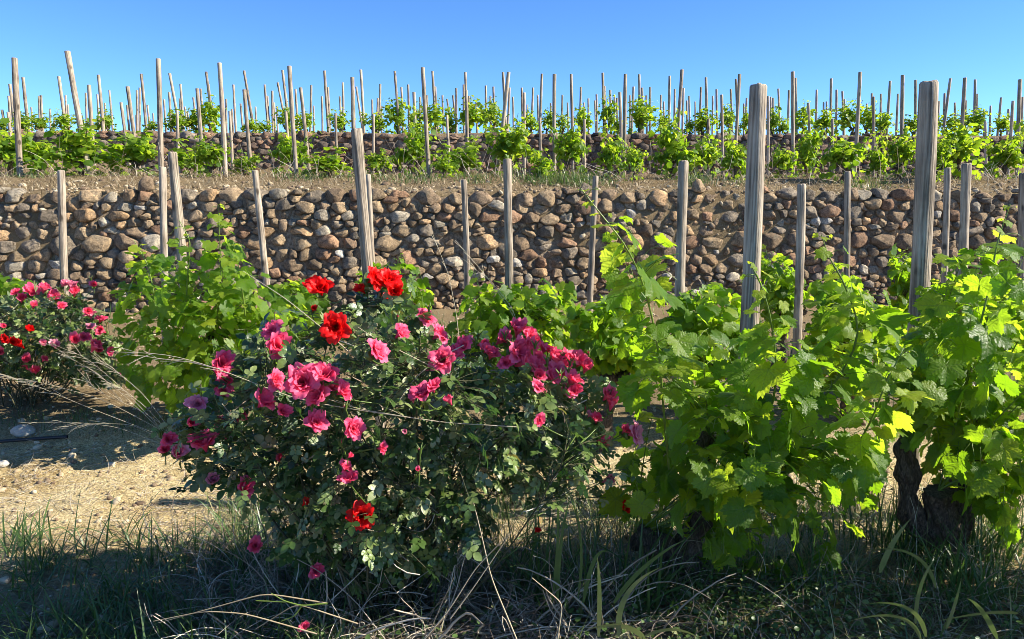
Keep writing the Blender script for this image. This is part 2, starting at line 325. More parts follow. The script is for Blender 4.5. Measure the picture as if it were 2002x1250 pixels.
# ------------------------------------------------------------------ dry stone walls
def clip(poly, p, nv):
    """keep side where (x-p).n <= 0"""
    d = (poly - p) @ nv; o = []
    m = len(poly)
    for a in range(m):
        b = (a + 1) % m
        if d[a] <= 0: o.append(poly[a])
        if d[a] * d[b] < 0: o.append(poly[a] + (poly[b] - poly[a]) * d[a] / (d[a] - d[b]))
    return np.array(o) if len(o) > 2 else None
def stones(u0, u1, v0, v1, size, asp, seed, place, palette, topnoise=.04, bulge=.06, K=26):
    rng = np.random.default_rng(seed)
    # points in a stretched metric, dart thrown with varied radii
    pts = []; U, Vv = u1 - u0, (v1 - v0) * asp; v = 0.0
    while v < Vv:
        h = size * rng.choice([.62, .85, 1.05, 1.35]) * rng.uniform(.9, 1.1); u = -rng.uniform(0, size)
        while u < U:
            wd = h * rng.choice([.6, .85, 1.1, 1.5, 2.0], p=[.2, .25, .25, .2, .1]) * rng.uniform(.85, 1.15)
            wob = size * .55 * float(noise2(np.array(u * .8), np.array(v * .5), seed))
            if rng.random() < .17 and h > .9 * size:
                for q in (-.27, .27): pts.append((u + wd / 2 + rng.normal(0, .1) * h, v + h * (.5 + q) + wob, .27 * h))
            else: pts.append((u + wd / 2, v + h / 2 + wob + rng.normal(0, .14) * h, .5 * min(wd, h * 1.25)))
            u += wd
        v += h
    pts = np.array(pts); VV = []; FF = []; CC = []; n0 = 0
    th = np.linspace(0, 2 * math.pi, K, endpoint=False); rings = np.array([1.0, .97, .88, .74, .56, .34, .12]); nr = len(rings)
    for (x, y, r) in pts:
        d2 = (pts[:, 0] - x) ** 2 + (pts[:, 1] - y) ** 2; idx = np.argsort(d2)[1:18]
        B_ = 1.9 * size; poly = np.array([[x - B_, y - B_], [x + B_, y - B_], [x + B_, y + B_], [x - B_, y + B_]])
        for k in idx:
            q = pts[k]; dv = q[:2] - np.array([x, y]); D = np.linalg.norm(dv)
            if D > 4 * size: continue
            a = (D * D + r * r - q[2] ** 2) / (2 * D)
            poly = clip(poly, np.array([x, y]) + dv / D * (a - .004 + .01 * size), dv / D)
            if poly is None: break
        if poly is None: continue
        c = poly.mean(0); rel = poly - c
        # radial function of the polygon, rounded
        rr = np.full(K, 9.)
        for a in range(len(rel)):
            p, q = rel[a], rel[(a + 1) % len(rel)]; e = q - p; nn = np.array([e[1], -e[0]]); ln = np.linalg.norm(nn)
            if ln < 1e-6: continue
            nn /= ln; dd = p @ nn
            if dd < 0: nn, dd = -nn, -dd
            cs = nn[0] * np.cos(th) + nn[1] * np.sin(th)
            rr = np.minimum(rr, np.where(cs > 1e-3, dd / np.maximum(cs, 1e-3), 9))
        sm = rr.copy(); rad = math.sqrt(max(1e-6, np.mean(rr ** 2)))
        for _ in range(int(rng.random() < .5)): sm = .25 * np.roll(sm, 1) + .5 * sm + .25 * np.roll(sm, -1)
        rr = np.minimum(sm, rad * 1.9) * (1 + .05 * np.sin(3 * th + rng.uniform(0, 6)) + .04 * np.sin(5 * th + rng.uniform(0, 6)))
        rr = np.minimum(rr, sm * 1.02)
        cu, cv = c[0] + u0, c[1] / asp + v0
        if cv > v1 - topnoise * (1.5 + noise2(np.array(cu * 2.), np.array(0.), seed + 9) * 2): continue
        bl = bulge * (rad / size) ** .6 * rng.uniform(.6, 1.5); off = rng.normal(0, .013); pw = rng.uniform(2.6, 7.0)
        tilt = rng.normal(0, .26, 2)
        ru = rings[:, None] * rr[None] * np.cos(th); rv = rings[:, None] * rr[None] * np.sin(th) / asp
        dep = bl * (1 - rings ** pw) ** (1 / pw)
        dep = np.repeat(dep[:, None], K, 1) + ru * tilt[0] + rv * tilt[1] + off
        P = np.stack([ru + cu, rv + cv, dep], -1)
        s2 = rng.integers(1e6); f = 16 / max(.6, rad / .07)
        for _ in range(8):
            cn = nrm(np.array([rng.normal(0, .7), rng.normal(0, .6), 1.0])); ctr = np.array([cu, cv, off]); pr_ = (P - ctr) @ cn
            lim = bl * rng.uniform(.3, .9) + .35 * rad * np.linalg.norm(cn[:2]); P = P - np.maximum(0, pr_ - lim)[..., None] * cn * .9
        P = P + (noise3(P, f, s2)[..., None] * nrm(np.stack([ru, rv, dep + .02], -1)) * .30 * rad) + .09 * rad * noise3(P, f * 2.7, s2 + 1)[..., None]
        # back skirt ring
        sk = np.stack([ru[0] * .9 + cu, rv[0] * .9 + cv, np.full(K, -.12)], -1)
        P = np.concatenate([sk[None], P]).reshape(-1, 3); cen = P[-K:].mean(0)
        VV.append(place(np.concatenate([P, cen[None]])))
        m = nr + 1; ii = np.arange(m - 1)[:, None]; jj = np.arange(K)[None]; j2 = (jj + 1) % K
        FF.append((np.stack([ii * K + jj, ii * K + j2, (ii + 1) * K + j2, (ii + 1) * K + jj], -1).reshape(-1, 4) + n0))
        tri = np.stack([(m - 1) * K + np.arange(K), (m - 1) * K + (np.arange(K) + 1) % K, np.full(K, m * K)], -1) + n0
        FF.append(np.concatenate([tri, tri[:, 2:3]], 1))
        wts = np.array([p[0] for p in palette]); pc = palette[rng.choice(len(palette), p=wts / wts.sum())][1]
        col = np.array(pc) * rng.uniform(.75, 1.25)
        CC.append(np.tile(np.append(col, 1), (m * K + 1, 1))); n0 += m * K + 1
    F = np.concatenate(FF); deg = F[:, 2] == F[:, 3]
    return np.concatenate(VV), [F[~deg], F[deg][:, :3]], np.concatenate(CC)
def wall1_place(P):
    u, v, d = P[:, 0], P[:, 1], P[:, 2]
    y = 9.0 + wallshift(u) + v * .17 - d + .05 * np.sin(u * .7) 
    return np.stack([u, y, v + .22], -1)
PAL = [(4, (.44, .325, .20)), (4, (.33, .24, .155)), (1.4, (.54, .36, .20)), (1.8, (.38, .235, .145)), (3, (.29, .24, .18)), (1.2, (.48, .42, .32)), (.25, (.68, .63, .54))]
w1 = empty("dry_stone_wall", (0, 9.1, .2), "rough tan and brown dry stone wall holding up the lower terrace behind the posts", "wall")
V, F, CO = stones(-9.5, 9.5, 0, 1.60, .165, 1.55, 11, wall1_place, PAL, bulge=.045)
mk("stone_face", V - np.array(w1.location), F, STONE, w1, True, {'scol': ('FLOAT_COLOR', CO)})
def backing(place, u0, u1, v0, v1, par, name, st=.05):
    uu = np.arange(u0, u1, st); vv = np.linspace(v0, v1, int((v1 - v0) / st) + 2); A, B = np.meshgrid(uu, vv)
    dep = -.040 + .018 * noise2(A * 9, B * 9, 4) + .008 * noise2(A * 31, B * 31, 14)
    P = place(np.stack([A.ravel(), B.ravel(), dep.ravel()], -1)); n = len(uu)
    i = np.arange(len(vv) - 1)[:, None]; j = np.arange(n - 1)[None]
    f = np.stack([i * n + j, i * n + j + 1, (i + 1) * n + j + 1, (i + 1) * n + j], -1).reshape(-1, 4)
    return mk(name, P - np.array(par.location), [f], EARTH, par, True)
EARTH = solid("packed_earth", [(.3, (.08, .055, .035)), (.5, (.26, .19, .12)), (.7, (.42, .33, .22))], scale=30, bump=1, bscale=40, dist=.02, rough=1)
backing(wall1_place, -9.5, 9.5, 0, 1.44, w1, "earth_fill")
def wall2_place(P):
    u, v, d = P[:, 0], P[:, 1], P[:, 2]
    return np.stack([u, 15.5 + wallshift(u, 15.5) + v * .1 - d, v + 2.15], -1)
PAL2 = [(3, (.26, .18, .13)), (3, (.19, .15, .12)), (2, (.32, .20, .13)), (1, (.33, .27, .20))]
w2 = empty("dry_stone_wall", (0, 15.55, 2.2), "low dark flat-stoned wall behind the upper row of vines", "wall")
V, F, CO = stones(-15, 15, 0, .9, .21, 2.2, 23, wall2_place, PAL2, topnoise=.03, bulge=.05, K=16)
mk("stone_face", V - np.array(w2.location), F, STONE2, w2, True, {'scol': ('FLOAT_COLOR', CO)})
backing(wall2_place, -15, 15, 0, .78, w2, "earth_fill", .15)
# ------------------------------------------------------------------ stakes
def stake_mesh(sides, ringsn, seed, taper=.10, rough=.05, crack=True):
    """unit stake: z 0..1 , radius 1 at base"""
    rng = np.random.default_rng(seed); th = np.linspace(0, 2 * math.pi, sides, endpoint=False)
    zz = np.linspace(0, 1, ringsn); V = []
    for z in zz:
        r = (1 - taper * z) * (1 + rough * (np.sin(2 * th + 5 * z + seed) * .6 + np.sin(3 * th - 4 * z + seed) * .5 + .6 * np.sin(z * 17 + seed)))
        if crack: r = r - .10 * np.exp(-((np.angle(np.exp(1j * (th - seed - .5 * np.sin(3 * z))))) / .13) ** 2)
        V.append(np.stack([r * np.cos(th) + .25 * np.sin(z * 3 + seed), r * np.sin(th), np.full(sides, z)], -1))
    top = V[-1].copy(); top[:, :2] = top[:, :2].mean(0) + (top[:, :2] - top[:, :2].mean(0)) * .86; top[:, 2] += .004; V.append(top)
    if crack:
        jag = .18 * (.008 * np.sin(th * 3 + seed) + .005 * np.sin(th * 7 + 2 * seed) - .012 * np.exp(-((np.angle(np.exp(1j * (th - seed))) / .3) ** 2))); V[-1][:, 2] += jag; V[-2][:, 2] += jag
    V = np.concatenate(V); n = len(V); V = np.concatenate([V, V[-sides:].mean(0)[None] + [[0, 0, .002]]])
    m = ringsn + 1; i = np.arange(m - 1)[:, None]; j = np.arange(sides)[None]; j2 = (j + 1) % sides
    f = np.stack([i * sides + j, i * sides + j2, (i + 1) * sides + j2, (i + 1) * sides + j], -1).reshape(-1, 4)
    t = np.stack([(m - 1) * sides + np.arange(sides), (m - 1) * sides + (np.arange(sides) + 1) % sides, np.full(sides, n)], -1)
    return V, f, t
_sm = {}
def stake(px, py, bx, by, wpx, d, label, group, near=False, dark=None):
    top = W(px, py, d); dd = np.array([(bx - px), (by - py)], float)
    # extend the visible line down to the ground at the same distance
    b = W(bx, by, d); sl = (b[0] - top[0]) / (b[2] - top[2])
    zg = float(gz(top[0], d)) - .03; base = np.array([top[0] + sl * (zg - top[2]), d, zg])
    L = np.linalg.norm(top - base); r = wpx * d / FPX / 2 * 1.03
    key = ('n' if near else 'f') + str(abs(hash((round(px) * 7 + round(py)))) % (6 if near else 5))
    V, f, t = _sm.setdefault(key, stake_mesh(28, 26, int(key[1:]) + 1, rough=.045) if near else stake_mesh(9, 7, int(key[1:]) + 1, rough=.06, crack=False))
    Vs = V * np.array([r, r, L])
    o = mk("vine_stake", Vs, [f, t], WOOD, None, True)
    o.location = base; o.rotation_euler = mathutils.Vector(top - base).to_track_quat('Z', 'Y').to_euler()
    # spin around own axis
    o.rotation_mode = 'QUATERNION'; q = mathutils.Vector(top - base).to_track_quat('Z', 'Y') @ mathutils.Quaternion((0, 0, 1), (px * 1.7) % 6.28)
    o.rotation_quaternion = q
    tag(o, label, 'stake', group); return o
near = [
 (120, 335, 127, 555, 14, 7.0, "grey stake standing against the stone wall behind the left rose bush"),
 (318, 328, 322, 545, 14, 6.6, "narrower pale stake just left of the leaning one above the left vine"),
 (336, 300, 362, 565, 19, 5.1, "thick pale stake leaning left out of the leafy left vine"),
 (499, 335, 520, 545, 13, 7.2, "slim stake leaning left in front of the white stone in the wall"),
 (696, 255, 721, 540, 22, 4.6, "stout split stake rising behind the top red roses"),
 (719, 343, 730, 540, 11, 7.9, "thin stake half hidden behind the stout stake over the red roses"),
 (906, 353, 914, 595, 12.5, 7.4, "short thin stake against the middle of the wall, left of the straight one"),
 (992, 313, 996, 625, 17, 5.9, "straight pale grey stake in the middle above the pink roses"),
 (1165, 346, 1155, 570, 12, 7.4, "thin dark stake beside the tall sprig tip, leaning right"),
 (1337, 317, 1328, 595, 20, 5.2, "grey stake with bright right edge left of the first big post"),
 (1565, 362, 1560, 655, 17, 6.0, "square topped dark stake right of the first big post"),
 (1658, 337, 1654, 560, 12, 7.3, "thin brown stake between the two big posts"),
 (1852, 330, 1846, 560, 12.5, 7.3, "thin brown stake just right of the second big post"),
 (1889, 322, 1882, 560, 18, 5.6, "thick short stake rising from the right vine near the edge"),
 (2000, 340, 1996, 560, 14, 7.0, "stake cut off by the right edge of the photo")]
for (a, b, c, d_, w_, dd, lb) in near: stake(a, b, c, d_, w_, dd, lb, "stakes among the front vines", True)
stake(1486, 170, 1462, 650, 36, 3.55, "big round-topped knotty post, left one of the two thickest", "thick end posts", True)
stake(1815, 164, 1790, 670, 36, 3.6, "big flat-topped cracked post, right one of the two thickest", "thick end posts", True)
T1 = """28 114 37 290 11;131 101 161 263 11;309 116 316 330 10;429 124 440 326 9;566 130 576 283 8.5;688 152 694 300 8;174 167 181 276 7.5
249 170 265 279 7.5;237 201 244 257 6;386 174 395 297 7.5;478 176 489 307 7.5;587 172 602 307 7;346 216 349 300 5.6;449 218 453 293 5.6;559 219 564 276 5.6
657 222 658 304 5.6;826 133 839 342 8;911 178 916 347 7;810 181 813 276 6.5;994 142 980 279 7.5;1085 146 1083 330 7.5;1025 182 1025 297 6;1117 146 1119 283 6
1212 181 1215 290 6.5;1222 146 1221 328 7.5;1333 137 1325 274 7;730 224 730 314 5.6;874 226 877 300 5.6;1056 231 1057 320 5.6;1142 234 1143 318 5.6
1445 146 1438 290 6.5;1411 186 1413 339 6;1385 233 1385 282 5.6;1549 141 1551 346 7.2;1502 189 1501 325 6;1580 202 1582 268 5.6;1628 233 1628 283 5.6
1681 142 1671 348 7.2;1707 190 1708 301 6;1764 148 1762 350 7.2;1886 153 1879 290 7.2;1926 238 1927 322 5.6;1981 198 1975 275 6;1995 156 1987 352 7.2;16 220 23 276 5.6"""
T2 = """19 165 26 220 6;17 188 22 255 5;3 215 9 248 5;45 152 59 276 6;76 188 78 237 4;80 187 84 255 5;98 213 99 265 3.5;105 236 105 265 3.5;61 210 62 230 3.5;115 150 125 227 6
128 187 130 230 4;133 205 134 227 3.5;168 182 169 241 4;193 147 202 265 6;190 185 193 225 4;205 202 206 227 3.5;214 177 220 255 4;249 206 252 251 4;268 177 268 248 4.6
273 172 274 248 4.5;276 145 286 255 5.5;266 225 267 245 3.5;288 206 292 244 4;299 222 300 234 3.5;321 195 325 255 4;332 144 345 220 5.5;330 181 335 255 5;352 165 357 223 4.5
351 193 354 225 4;361 209 365 241 3.5;367 218 371 251 3.5;378 191 382 220 4;392 174 396 220 4.6;403 141 413 216 5.5;408 165 412 200 4;416 206 418 225 3.5;442 194 443 248 4
453 214 455 241 4;456 166 461 244 4.5;477 139 485 185 5.5;470 203 473 230 4;500 209 501 234 3.5;517 166 524 244 4.5;523 188 526 241 4;533 178 533 262 4.5;536 201 538 262 4
542 208 543 244 3.5;543 162 554 220 4.5;553 138 562 220 5.5;578 175 581 227 4.5;609 167 607 230 4.5;613 207 614 248 3.5;629 189 630 237 4;635 139 642 262 5.5;641 171 645 241 4.5
664 189 666 234 4;670 162 671 234 4.5;697 170 704 220 4.5;705 137 711 251 5.5;727 195 728 234 4;743 165 742 220 4.5;738 192 738 220 4;746 208 746 248 3.5;772 140 781 262 5.2
784 171 786 209 4.5;798 166 800 251 4.5;821 190 821 220 4;835 187 836 220 4;845 140 850 213 5.2;851 170 854 216 4.5;865 187 866 220 4;874 194 881 255 4;886 187 890 230 4
892 173 892 257 4.5;906 166 907 220 4.5;910 142 912 190 5.2;917 188 918 215 4;931 197 933 258 4;950 168 950 209 4.5;959 188 959 213 4;965 170 966 234 4.5;983 142 986 190 5.2
996 172 994 223 4.5;1003 190 1004 244 4;1020 172 1022 230 4.5;1031 205 1031 225 3.5;1042 172 1040 223 4.5;1051 186 1052 220 4;1059 145 1057 230 5.2;1076 202 1077 230 3.5
1100 186 1099 227 4;1109 201 1110 225 3.5;1135 171 1134 220 4.5;1142 201 1143 225 3.5;1150 193 1151 241 4;1163 197 1164 240 3.5;1166 185 1167 241 4;1179 143 1181 265 5.2
1182 169 1183 215 4.5;1193 177 1194 227 4.5;1201 186 1202 240 4;1206 192 1207 240 4;1232 187 1232 220 4;1238 170 1237 206 4.5;1250 146 1251 202 5.2;1255 172 1256 210 4.5
1264 187 1264 220 4;1271 171 1271 216 4.5;1292 186 1292 244 4;1298 199 1298 235 3.5;1310 149 1307 265 5.5;1319 175 1319 248 4.5;1336 173 1335 237 4.5;1347 188 1348 248 4
1343 197 1343 240 3.5;1359 199 1359 241 3.5;1370 171 1368 234 4.5;1380 152 1381 220 5.2;1393 188 1393 225 3.8;1401 175 1402 227 4.3;1429 175 1430 213 4.3;1439 155 1441 213 5
1454 203 1454 225 3.5;1460 192 1459 225 4;1507 190 1507 220 4;1512 192 1512 220 4;1521 174 1524 238 4.3;1543 177 1540 245 4.5;1556 153 1556 210 5.2;1597 176 1595 231 4.5
1610 200 1610 225 3.5;1616 199 1616 225 3.5;1626 154 1624 231 5.2;1635 176 1635 220 4.5;1647 179 1648 220 4.2;1651 194 1651 220 3.5;1695 203 1695 225 3.5;1705 183 1704 220 4.5
1722 184 1722 220 4;1740 159 1735 238 5.2;1756 184 1753 245 4.5;1790 157 1789 227 5.2;1836 198 1834 238 4;1847 183 1846 224 4.5;1858 154 1849 224 5.2;1867 201 1867 230 4
1907 156 1905 224 5.2;1910 184 1909 220 4;1924 213 1924 240 4;1937 207 1935 252 4;1957 191 1954 227 4.5;1972 214 1970 248 4.6;1888 197 1887 250 4.6;1999 190 1998 230 4.3"""
def parse(s): return sorted([tuple(map(float, r.split())) for r in s.replace('\n', ';').split(';') if r.strip()])
def ordn(i):
    one = "zeroth first second third fourth fifth sixth seventh eighth ninth tenth eleventh twelfth thirteenth fourteenth fifteenth sixteenth seventeenth eighteenth nineteenth".split()
    if i < 20: return one[i]
    tens = ["", "", "twent", "thirt", "fort", "fift", "sixt", "sevent", "eight", "ninet"][i // 10 % 10] if i < 100 else ""
    return (tens + "ieth") if i % 10 == 0 else tens + "y-" + one[i % 10]
rows = {'T1a': [], 'T1b': [], 'T2': [], 'T3': [], 'T4': [], 'T5': []}
for r in parse(T1):
    rows['T1a' if r[4] >= 6.4 else 'T1b'].append(r)
for r in parse(T2):
    rows['T2' if r[4] >= 4.9 else ('T3' if r[4] >= 4.3 else ('T4' if r[4] >= 3.9 else 'T5'))].append(r)
RD = {'T1b': 14.2, 'T2': 18., 'T3': 23., 'T4': 27., 'T5': 31.5}
RN = {'T1a': "tall thick stakes on the first terrace", 'T1b': "shorter stakes at the back of the first terrace", 'T2': "tall thin stakes on the second terrace",
      'T3': "thin stakes behind the second terrace", 'T4': "small far stakes on the skyline", 'T5': "smallest faint stakes on the skyline"}
RS = {'T1a': "tall thick stakes above the wall", 'T1b': "shorter stakes before the dark wall", 'T2': "tall thin stakes above the dark wall",
      'T3': "middle-height thin skyline stakes", 'T4': "small far skyline stakes", 'T5': "smallest faint skyline stakes"}
for k, rr in rows.items():
    for i, (a, b, c, d_, w_) in enumerate(rr):
        slope = (c - a) / (d_ - b)
        look = "left-leaning" if slope > .09 else ("right-leaning" if slope < -.03 else "upright")
        if i < len(rr) / 2: lab = "%s grey stake, %s from left of the %s" % (look, ordn(i + 1), RS[k])
        else: lab = "%s grey stake, %s from right of the %s" % (look, ordn(len(rr) - i), RS[k])
        dd = min(14.5, max(10.4, 87 / w_)) if k == 'T1a' else RD[k] + .5 * math.sin(a)
        stake(a, b, c, d_, w_, dd, lab, RN[k])
# ------------------------------------------------------------------ leaf shapes
def vleaf(K, ringsn, seed, ser=.07):
    rng = np.random.default_rng(seed)
    a = np.linspace(-math.pi, math.pi, K + 1)[:-1] + math.pi / K
    kp = np.radians([0, 12, 27, 40, 52, 66, 80, 95, 110, 130, 150, 168, 180]); kr = np.array([1.0, .93, .72, .86, .92, .80, .64, .74, .78, .68, .64, .50, .10])
    kr = kr * (1 + rng.normal(0, .05, 13))
    r = np.interp(np.abs(a), kp, kr) * (1 + .06 * np.sin(a + seed))
    if ser: r = r * (1 + ser * np.where(np.arange(K) % 2 == 0, 1, -1) * rng.uniform(.6, 1.3, K))
    rg = np.linspace(0, 1, ringsn + 1)[1:]
    rr = rg[:, None] * np.interp(rg, [0, .5, 1], [0, 1, 1])[:, None] ** 0 * (r[None] * (rg[:, None]) + np.interp(np.abs(a), kp, kr)[None] * (1 - rg[:, None]))
    x = rr * np.sin(a); y = rr * np.cos(a)
    fold = rng.uniform(.05, .35); droop = rng.uniform(.05, .4); ph = rng.uniform(0, 6, 3)
    rad2 = x * x + y * y
    z = fold * np.abs(x) - droop * rad2 * (.6 + .4 * np.cos(a)) + .06 * np.sin(5 * a + ph[0]) * rad2 + .05 * np.sin(3 * a + ph[1]) * rad2 + rng.normal(0, .012, x.shape)
    V = np.concatenate([[[0, 0, 0]], np.stack([x, y, z], -1).reshape(-1, 3)])
    F = []; j = np.arange(K); j2 = (j + 1) % K
    F.append(np.stack([0 * j, 1 + j2, 1 + j], -1))
    for i in range(ringsn - 1):
        A = 1 + i * K; B = A + K
        F.append(np.stack([A + j, A + j2, B + j2], -1)); F.append(np.stack([A + j, B + j2, B + j], -1))
    return V, np.concatenate(F)
VL = [vleaf(54, 3, s) for s in range(8)]; VM = [vleaf(26, 2, s, .05) for s in range(6)]; VS = [vleaf(11, 1, s, 0) for s in range(5)]
def stampvar(bag, T, rng, P, tip, nor, s, tint):
    X, Y, Z = frames(tip, nor); k = rng.integers(0, len(T), len(P))
    for q in range(len(T)):
        m = k == q
        if m.any(): stamp(bag, T[q][0], T[q][1], P[m], X[m], Y[m], Z[m], s[m], tint[m])
def inpoly(p, poly):
    x, y = p[:, 0], p[:, 1]; ins = np.zeros(len(p), bool); n = len(poly)
    for i in range(n):
        x1, y1 = poly[i]; x2, y2 = poly[(i + 1) % n]
        c = ((y1 > y) != (y2 > y)) & (x < (x2 - x1) * (y - y1) / (y2 - y1 + 1e-9) + x1); ins ^= c
    return ins
def edged(p, poly):
    d = np.full(len(p), 1e9)
    for i in range(len(poly)):
        a = np.array(poly[i], float); b = np.array(poly[(i + 1) % len(poly)], float); e = b - a
        t = np.clip(((p - a) @ e) / (e @ e), 0, 1); d = np.minimum(d, np.linalg.norm(p - a - t[:, None] * e, axis=1))
    return d
def sample_hull(poly, d0, th, n, rng, soft=70.):
    lo = np.min(poly, 0); hi = np.max(poly, 0); out = []
    while sum(map(len, out)) < n:
        p = rng.uniform(lo, hi, (n * 3, 2)); out.append(p[inpoly(p, poly)])
    p = np.concatenate(out)[:n]; k = np.clip(edged(p, poly) / soft, .15, 1) ** .5
    return W(p[:, 0], p[:, 1], d0 + rng.uniform(-1, 1, n) * th * k)
def bez(A, B, Cc, k):
    t = np.linspace(0, 1, k)[None, :, None]
    return (1 - t) ** 2 * A[:, None] + 2 * t * (1 - t) * B[:, None] + t ** 2 * Cc[:, None]
def trunk(bag, base, head, r0, rng, arms=3, k=14, sides=14, limbs=None):
    """gnarled old vine stock with knobbly arms"""
    def limb(a, b, ra, rb, k, kink):
        t = np.linspace(0, 1, k)[:, None]; P = a + (b - a) * t
        P = P + (np.sin(t * 7 + rng.uniform(0, 6)) * rng.normal(size=3) + np.sin(t * 13 + rng.uniform(0, 6)) * rng.normal(size=3) * .5) * kink * np.sin(t * math.pi)
        rad = np.linspace(ra, rb, k) * (1 + .22 * np.sin(np.linspace(0, 9, k) + rng.uniform(0, 6)) + rng.normal(0, .07, k))
        b2 = Bag(); tubes(b2, P[None], rad[None], sides); V = b2.V[0].reshape(k, sides, 3); c = P[:, None]
        aa = np.arange(sides)[None] / sides * 2 * math.pi + np.linspace(0, 3.5, k)[:, None]
        V = c + (V - c) * (1 + .22 * noise3(V, 40, int(rng.integers(1e6))) + .16 * noise3(V, 95, int(rng.integers(1e6))) + .09 * np.sin(aa * 5) + .07 * np.sin(aa * 9 + 2))[..., None]
        bag.add(V.reshape(-1, 3), b2.F4[0]); e = P[-1]
        bag.add(np.concatenate([V[-1], (e + nrm(b - a) * rb * .5)[None]]), np.stack([np.arange(sides), (np.arange(sides) + 1) % sides, np.full(sides, sides)], -1))
        return P
    if limbs:
        heads = []
        for ln in limbs:
            pts = [W(*q[:3]) for q in ln]; pts[0][2] = min(pts[0][2], pts[0][2])
            K_, S_ = 90, 48; tt = np.linspace(0, len(pts) - 1, K_); P = np.stack([np.interp(tt, np.arange(len(pts)), [p[a] for p in pts]) for a in range(3)], -1)
            for _ in range(30): P[1:-1] = (P[:-2] + 2 * P[1:-1] + P[2:]) / 4
            P = P + .012 * np.sin(np.linspace(0, 9, K_)[:, None] + rng.uniform(0, 6, 3))
            rad = np.interp(tt, np.arange(len(pts)), [q[3] for q in ln]) * (1 + .12 * np.sin(np.linspace(0, 13, K_) + rng.uniform(0, 6)) + .08 * np.sin(np.linspace(0, 31, K_)))
            b2 = Bag(); tubes(b2, P[None], rad[None], S_); V = b2.V[0].reshape(K_, S_, 3); c = P[:, None]
            aa = np.arange(S_)[None] / S_ * 2 * math.pi + np.linspace(0, 2.5, K_)[:, None]; r1, r2, r3 = rng.integers(1e6, size=3)
            rid = np.abs(np.sin(aa * 4 + 1.5 * noise3(V, 25, r1))) ** .7 * .22 + np.abs(np.sin(aa * 9 + 2.5 * noise3(V, 40, r2))) * .12
            V = c + (V - c) * (.85 + .30 * noise3(V, 38, r1) + .16 * noise3(V, 95, r2) + .10 * noise3(V, 210, r3) + rid)[..., None]
            bag.add(V.reshape(-1, 3), b2.F4[0]); e = P[-1]
            bag.add(np.concatenate([V[-1], e[None]]), np.stack([np.arange(S_), (np.arange(S_) + 1) % S_, np.full(S_, S_)], -1)); heads.append(e)
        return heads
    P = limb(base, head, r0 * 1.25, r0, k * 2, r0 * .5); heads = [head]
    for i in range(arms):
        an = i * 2 * math.pi / arms + rng.uniform(-.5, .5)
        e = head + np.array([math.cos(an) * .17, math.sin(an) * .12, rng.uniform(.06, .18)]) * (r0 / .05)
        limb(head - [0, 0, r0 * .5], e, r0 * .8, r0 * .45, k, r0 * .5); heads.append(e)
    return heads
SUNH = nrm(np.array([SUNV[0], SUNV[1], 0.]))
